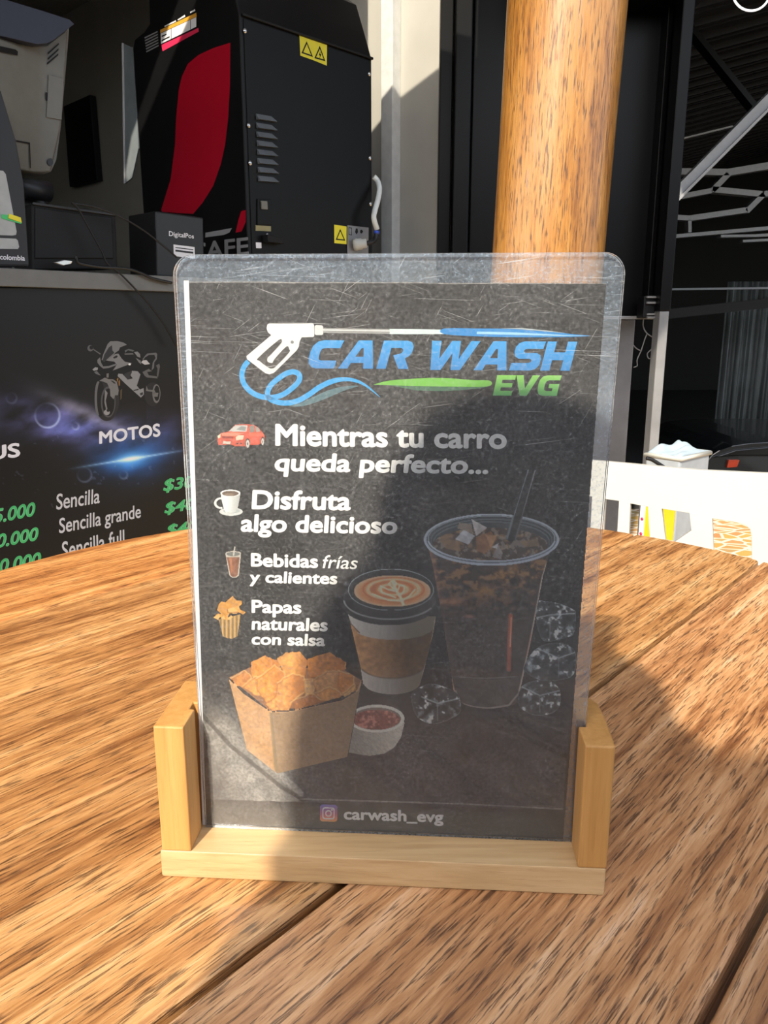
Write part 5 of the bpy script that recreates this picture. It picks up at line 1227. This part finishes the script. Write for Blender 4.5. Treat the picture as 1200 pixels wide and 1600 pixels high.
ppatch(stroke(lg(hose), 8, lambda t: 8.2 if t < 0.8 else 8.2 * (1 - t) / 0.2 + 0.3, 6), mc((44, 160, 226)), 'hose_print', 0.0004)
ppatch([curve2(lg([(350, 572), (430, 562), (500, 530), (600, 484), (700, 456), (800, 452), (720, 478), (600, 530), (500, 566), (420, 582)]), True, 4)], mc((78, 112, 122)), 'swoosh_print', 0.0003)
ppatch([curve2([(583, 601), (610, 594.5), (660, 591), (700, 591), (740, 594), (766, 595), (761, 604), (700, 604), (640, 603)], False, 4)], mc((112, 182, 70)), 'green_swoosh_print', 0.0004)
ppatch([curve2([(608, 602), (680, 604), (761, 604.5), (700, 611), (650, 610)], False, 4)], mc((58, 100, 78)), 'green_swoosh_print', 0.0003)

# ------------------------------------------------------------------ the photographer, standing in the sun behind the camera, and an added shade panel
UU = Vector((math.cos(AZ), -math.sin(AZ), 0)); SS = Vector((math.sin(AZ), math.cos(AZ), 0))
def HP(u, s, z): return UU * u + SS * s + UP * z
def skin_body(name, V, E, rad, mat, parent, sub=2, root=0):
    me = bpy.data.meshes.new(name); me.from_pydata([tuple(v) for v in V], E, []); o = bpy.data.objects.new(name, me); COL.objects.link(o)
    o.modifiers.new('s', 'SKIN'); m = o.modifiers.new('u', 'SUBSURF'); m.levels = sub; m.render_levels = sub
    lay = me.skin_vertices[0] if me.skin_vertices else None
    for i, r in enumerate(rad):
        r = r if isinstance(r, tuple) else (r, r); lay.data[i].radius = r; lay.data[i].use_root = (i == root)
    dg = bpy.context.evaluated_depsgraph_get(); m2 = bpy.data.meshes.new_from_object(o.evaluated_get(dg))
    bpy.data.objects.remove(o)
    o = bpy.data.objects.new(name, m2); COL.objects.link(o)
    m2.materials.clear(); [m2.materials.append(x) for x in mat]
    for p in m2.polygons: p.use_smooth = True
    if parent is not None: cpart(o, parent)
    return o
hu, hs_, hz_ = -0.04, -0.5, 0.735
man = thing('person', 'person in dark shirt standing in the sun and photographing the table', 'person', None, HP(hu, -0.52, FLOOR))
V, E, Rd = [], [], []
def nd(p, r, frm=None):
    V.append(p); Rd.append(r)
    if frm is not None: E.append((frm, len(V) - 1))
    return len(V) - 1
pel = nd(HP(hu, -0.55, 0.17), (0.15, 0.11)); wst = nd(HP(hu, -0.55, 0.30), (0.13, 0.10), pel); chs = nd(HP(hu, -0.55, 0.43), (0.15, 0.11), wst)
nk0 = nd(HP(hu, -0.54, 0.535), (0.07, 0.06), chs); nk = nd(HP(hu, -0.52, 0.61), 0.052, nk0); hd0 = nd(HP(hu, -0.50, 0.68), (0.062, 0.075), nk); hd1 = nd(HP(hu, -0.5, hz_ + 0.01), (0.075, 0.092), hd0); hd2 = nd(HP(hu, -0.505, hz_ + 0.075), (0.06, 0.07), hd1)
for s in (-1, 1):
    sh0 = nd(HP(hu + s * 0.15, -0.55, 0.47), 0.06, chs); el = nd(HP(hu + s * 0.20, -0.38, 0.22), 0.042, sh0); wr = nd(HP(hu * 0.3 + s * 0.075, -0.14, 0.165), 0.028, el); pm = nd(HP(s * 0.055, -0.07, 0.19), 0.024, wr)
    for k in range(4): a = nd(HP(s * 0.052, -0.045 + 0.0 * k, 0.165 + 0.02 * k), 0.009, pm); nd(HP(s * 0.045, -0.026, 0.168 + 0.02 * k), 0.008, a)
    a = nd(HP(s * 0.045, -0.07, 0.225), 0.010, pm); nd(HP(s * 0.032, -0.04, 0.24), 0.009, a)
    hp_ = nd(HP(hu + s * 0.09, -0.55, 0.08), 0.09, pel); kn = nd(HP(hu + s * 0.10, -0.53, -0.30), 0.058, hp_); an = nd(HP(hu + s * 0.10, -0.56, FLOOR + 0.09), 0.04, kn); nd(HP(hu + s * 0.11, -0.44, FLOOR + 0.035), 0.034, an)
b = skin_body('body', V, E, Rd, [M['skin'], M['shirt'], M['trousers']], man)
for p in b.data.polygons:
    c = p.center; z = c.z; s = c.dot(SS)
    p.material_index = 2 if (z < 0.2 and s < -0.42) else (1 if (z < 0.55 and s < -0.30) else 0)
hr = skin_body('hair', [HP(hu, -0.53, hz_ + 0.05), HP(hu, -0.535, hz_ - 0.06), HP(hu, -0.54, hz_ - 0.17), HP(hu, -0.545, hz_ - 0.26)], [(0, 1), (1, 2), (2, 3)], [(0.098, 0.105), (0.108, 0.10), (0.108, 0.085), (0.10, 0.06)], [M['hair']], man)
for nm, u in (('eye', -0.03), ('eye', 0.03)):
    c = HP(hu + u, -0.41, hz_ + 0.005); q = lathe(nm, [(0.001, -0.010), (0.007, -0.007), (0.010, 0), (0.007, 0.007), (0.001, 0.010)], M['white_print'], None, Matrix.Translation(c), 12); cpart(q, man)
ph = box('smartphone', (-0.036, -0.016, CH - 0.125), (0.036, -0.0075, CH + 0.022), M['black_satin'], None, 0.003); tag(ph, 'black smartphone held up by the person taking the photo', 'phone')
aw = thing('shade_panel', 'unseen sand coloured panel added to shade the near right table', 'shade_panel', None, (0.7, -2.2, 1.45))
cpart(box('cover', (-0.46, -3.2, 1.45), (2.2, -1.35, 1.465), M['shade_cloth'], None), aw)  # out of view, added only to shade the near right of the table
for x, y in ((-0.40, -3.1), (2.14, -3.1), (2.14, -1.41)):
    cpart(box('post', (x - 0.02, y - 0.02, FLOOR), (x + 0.02, y + 0.02, 1.45), M['black_steel'], None, 0.002), aw)
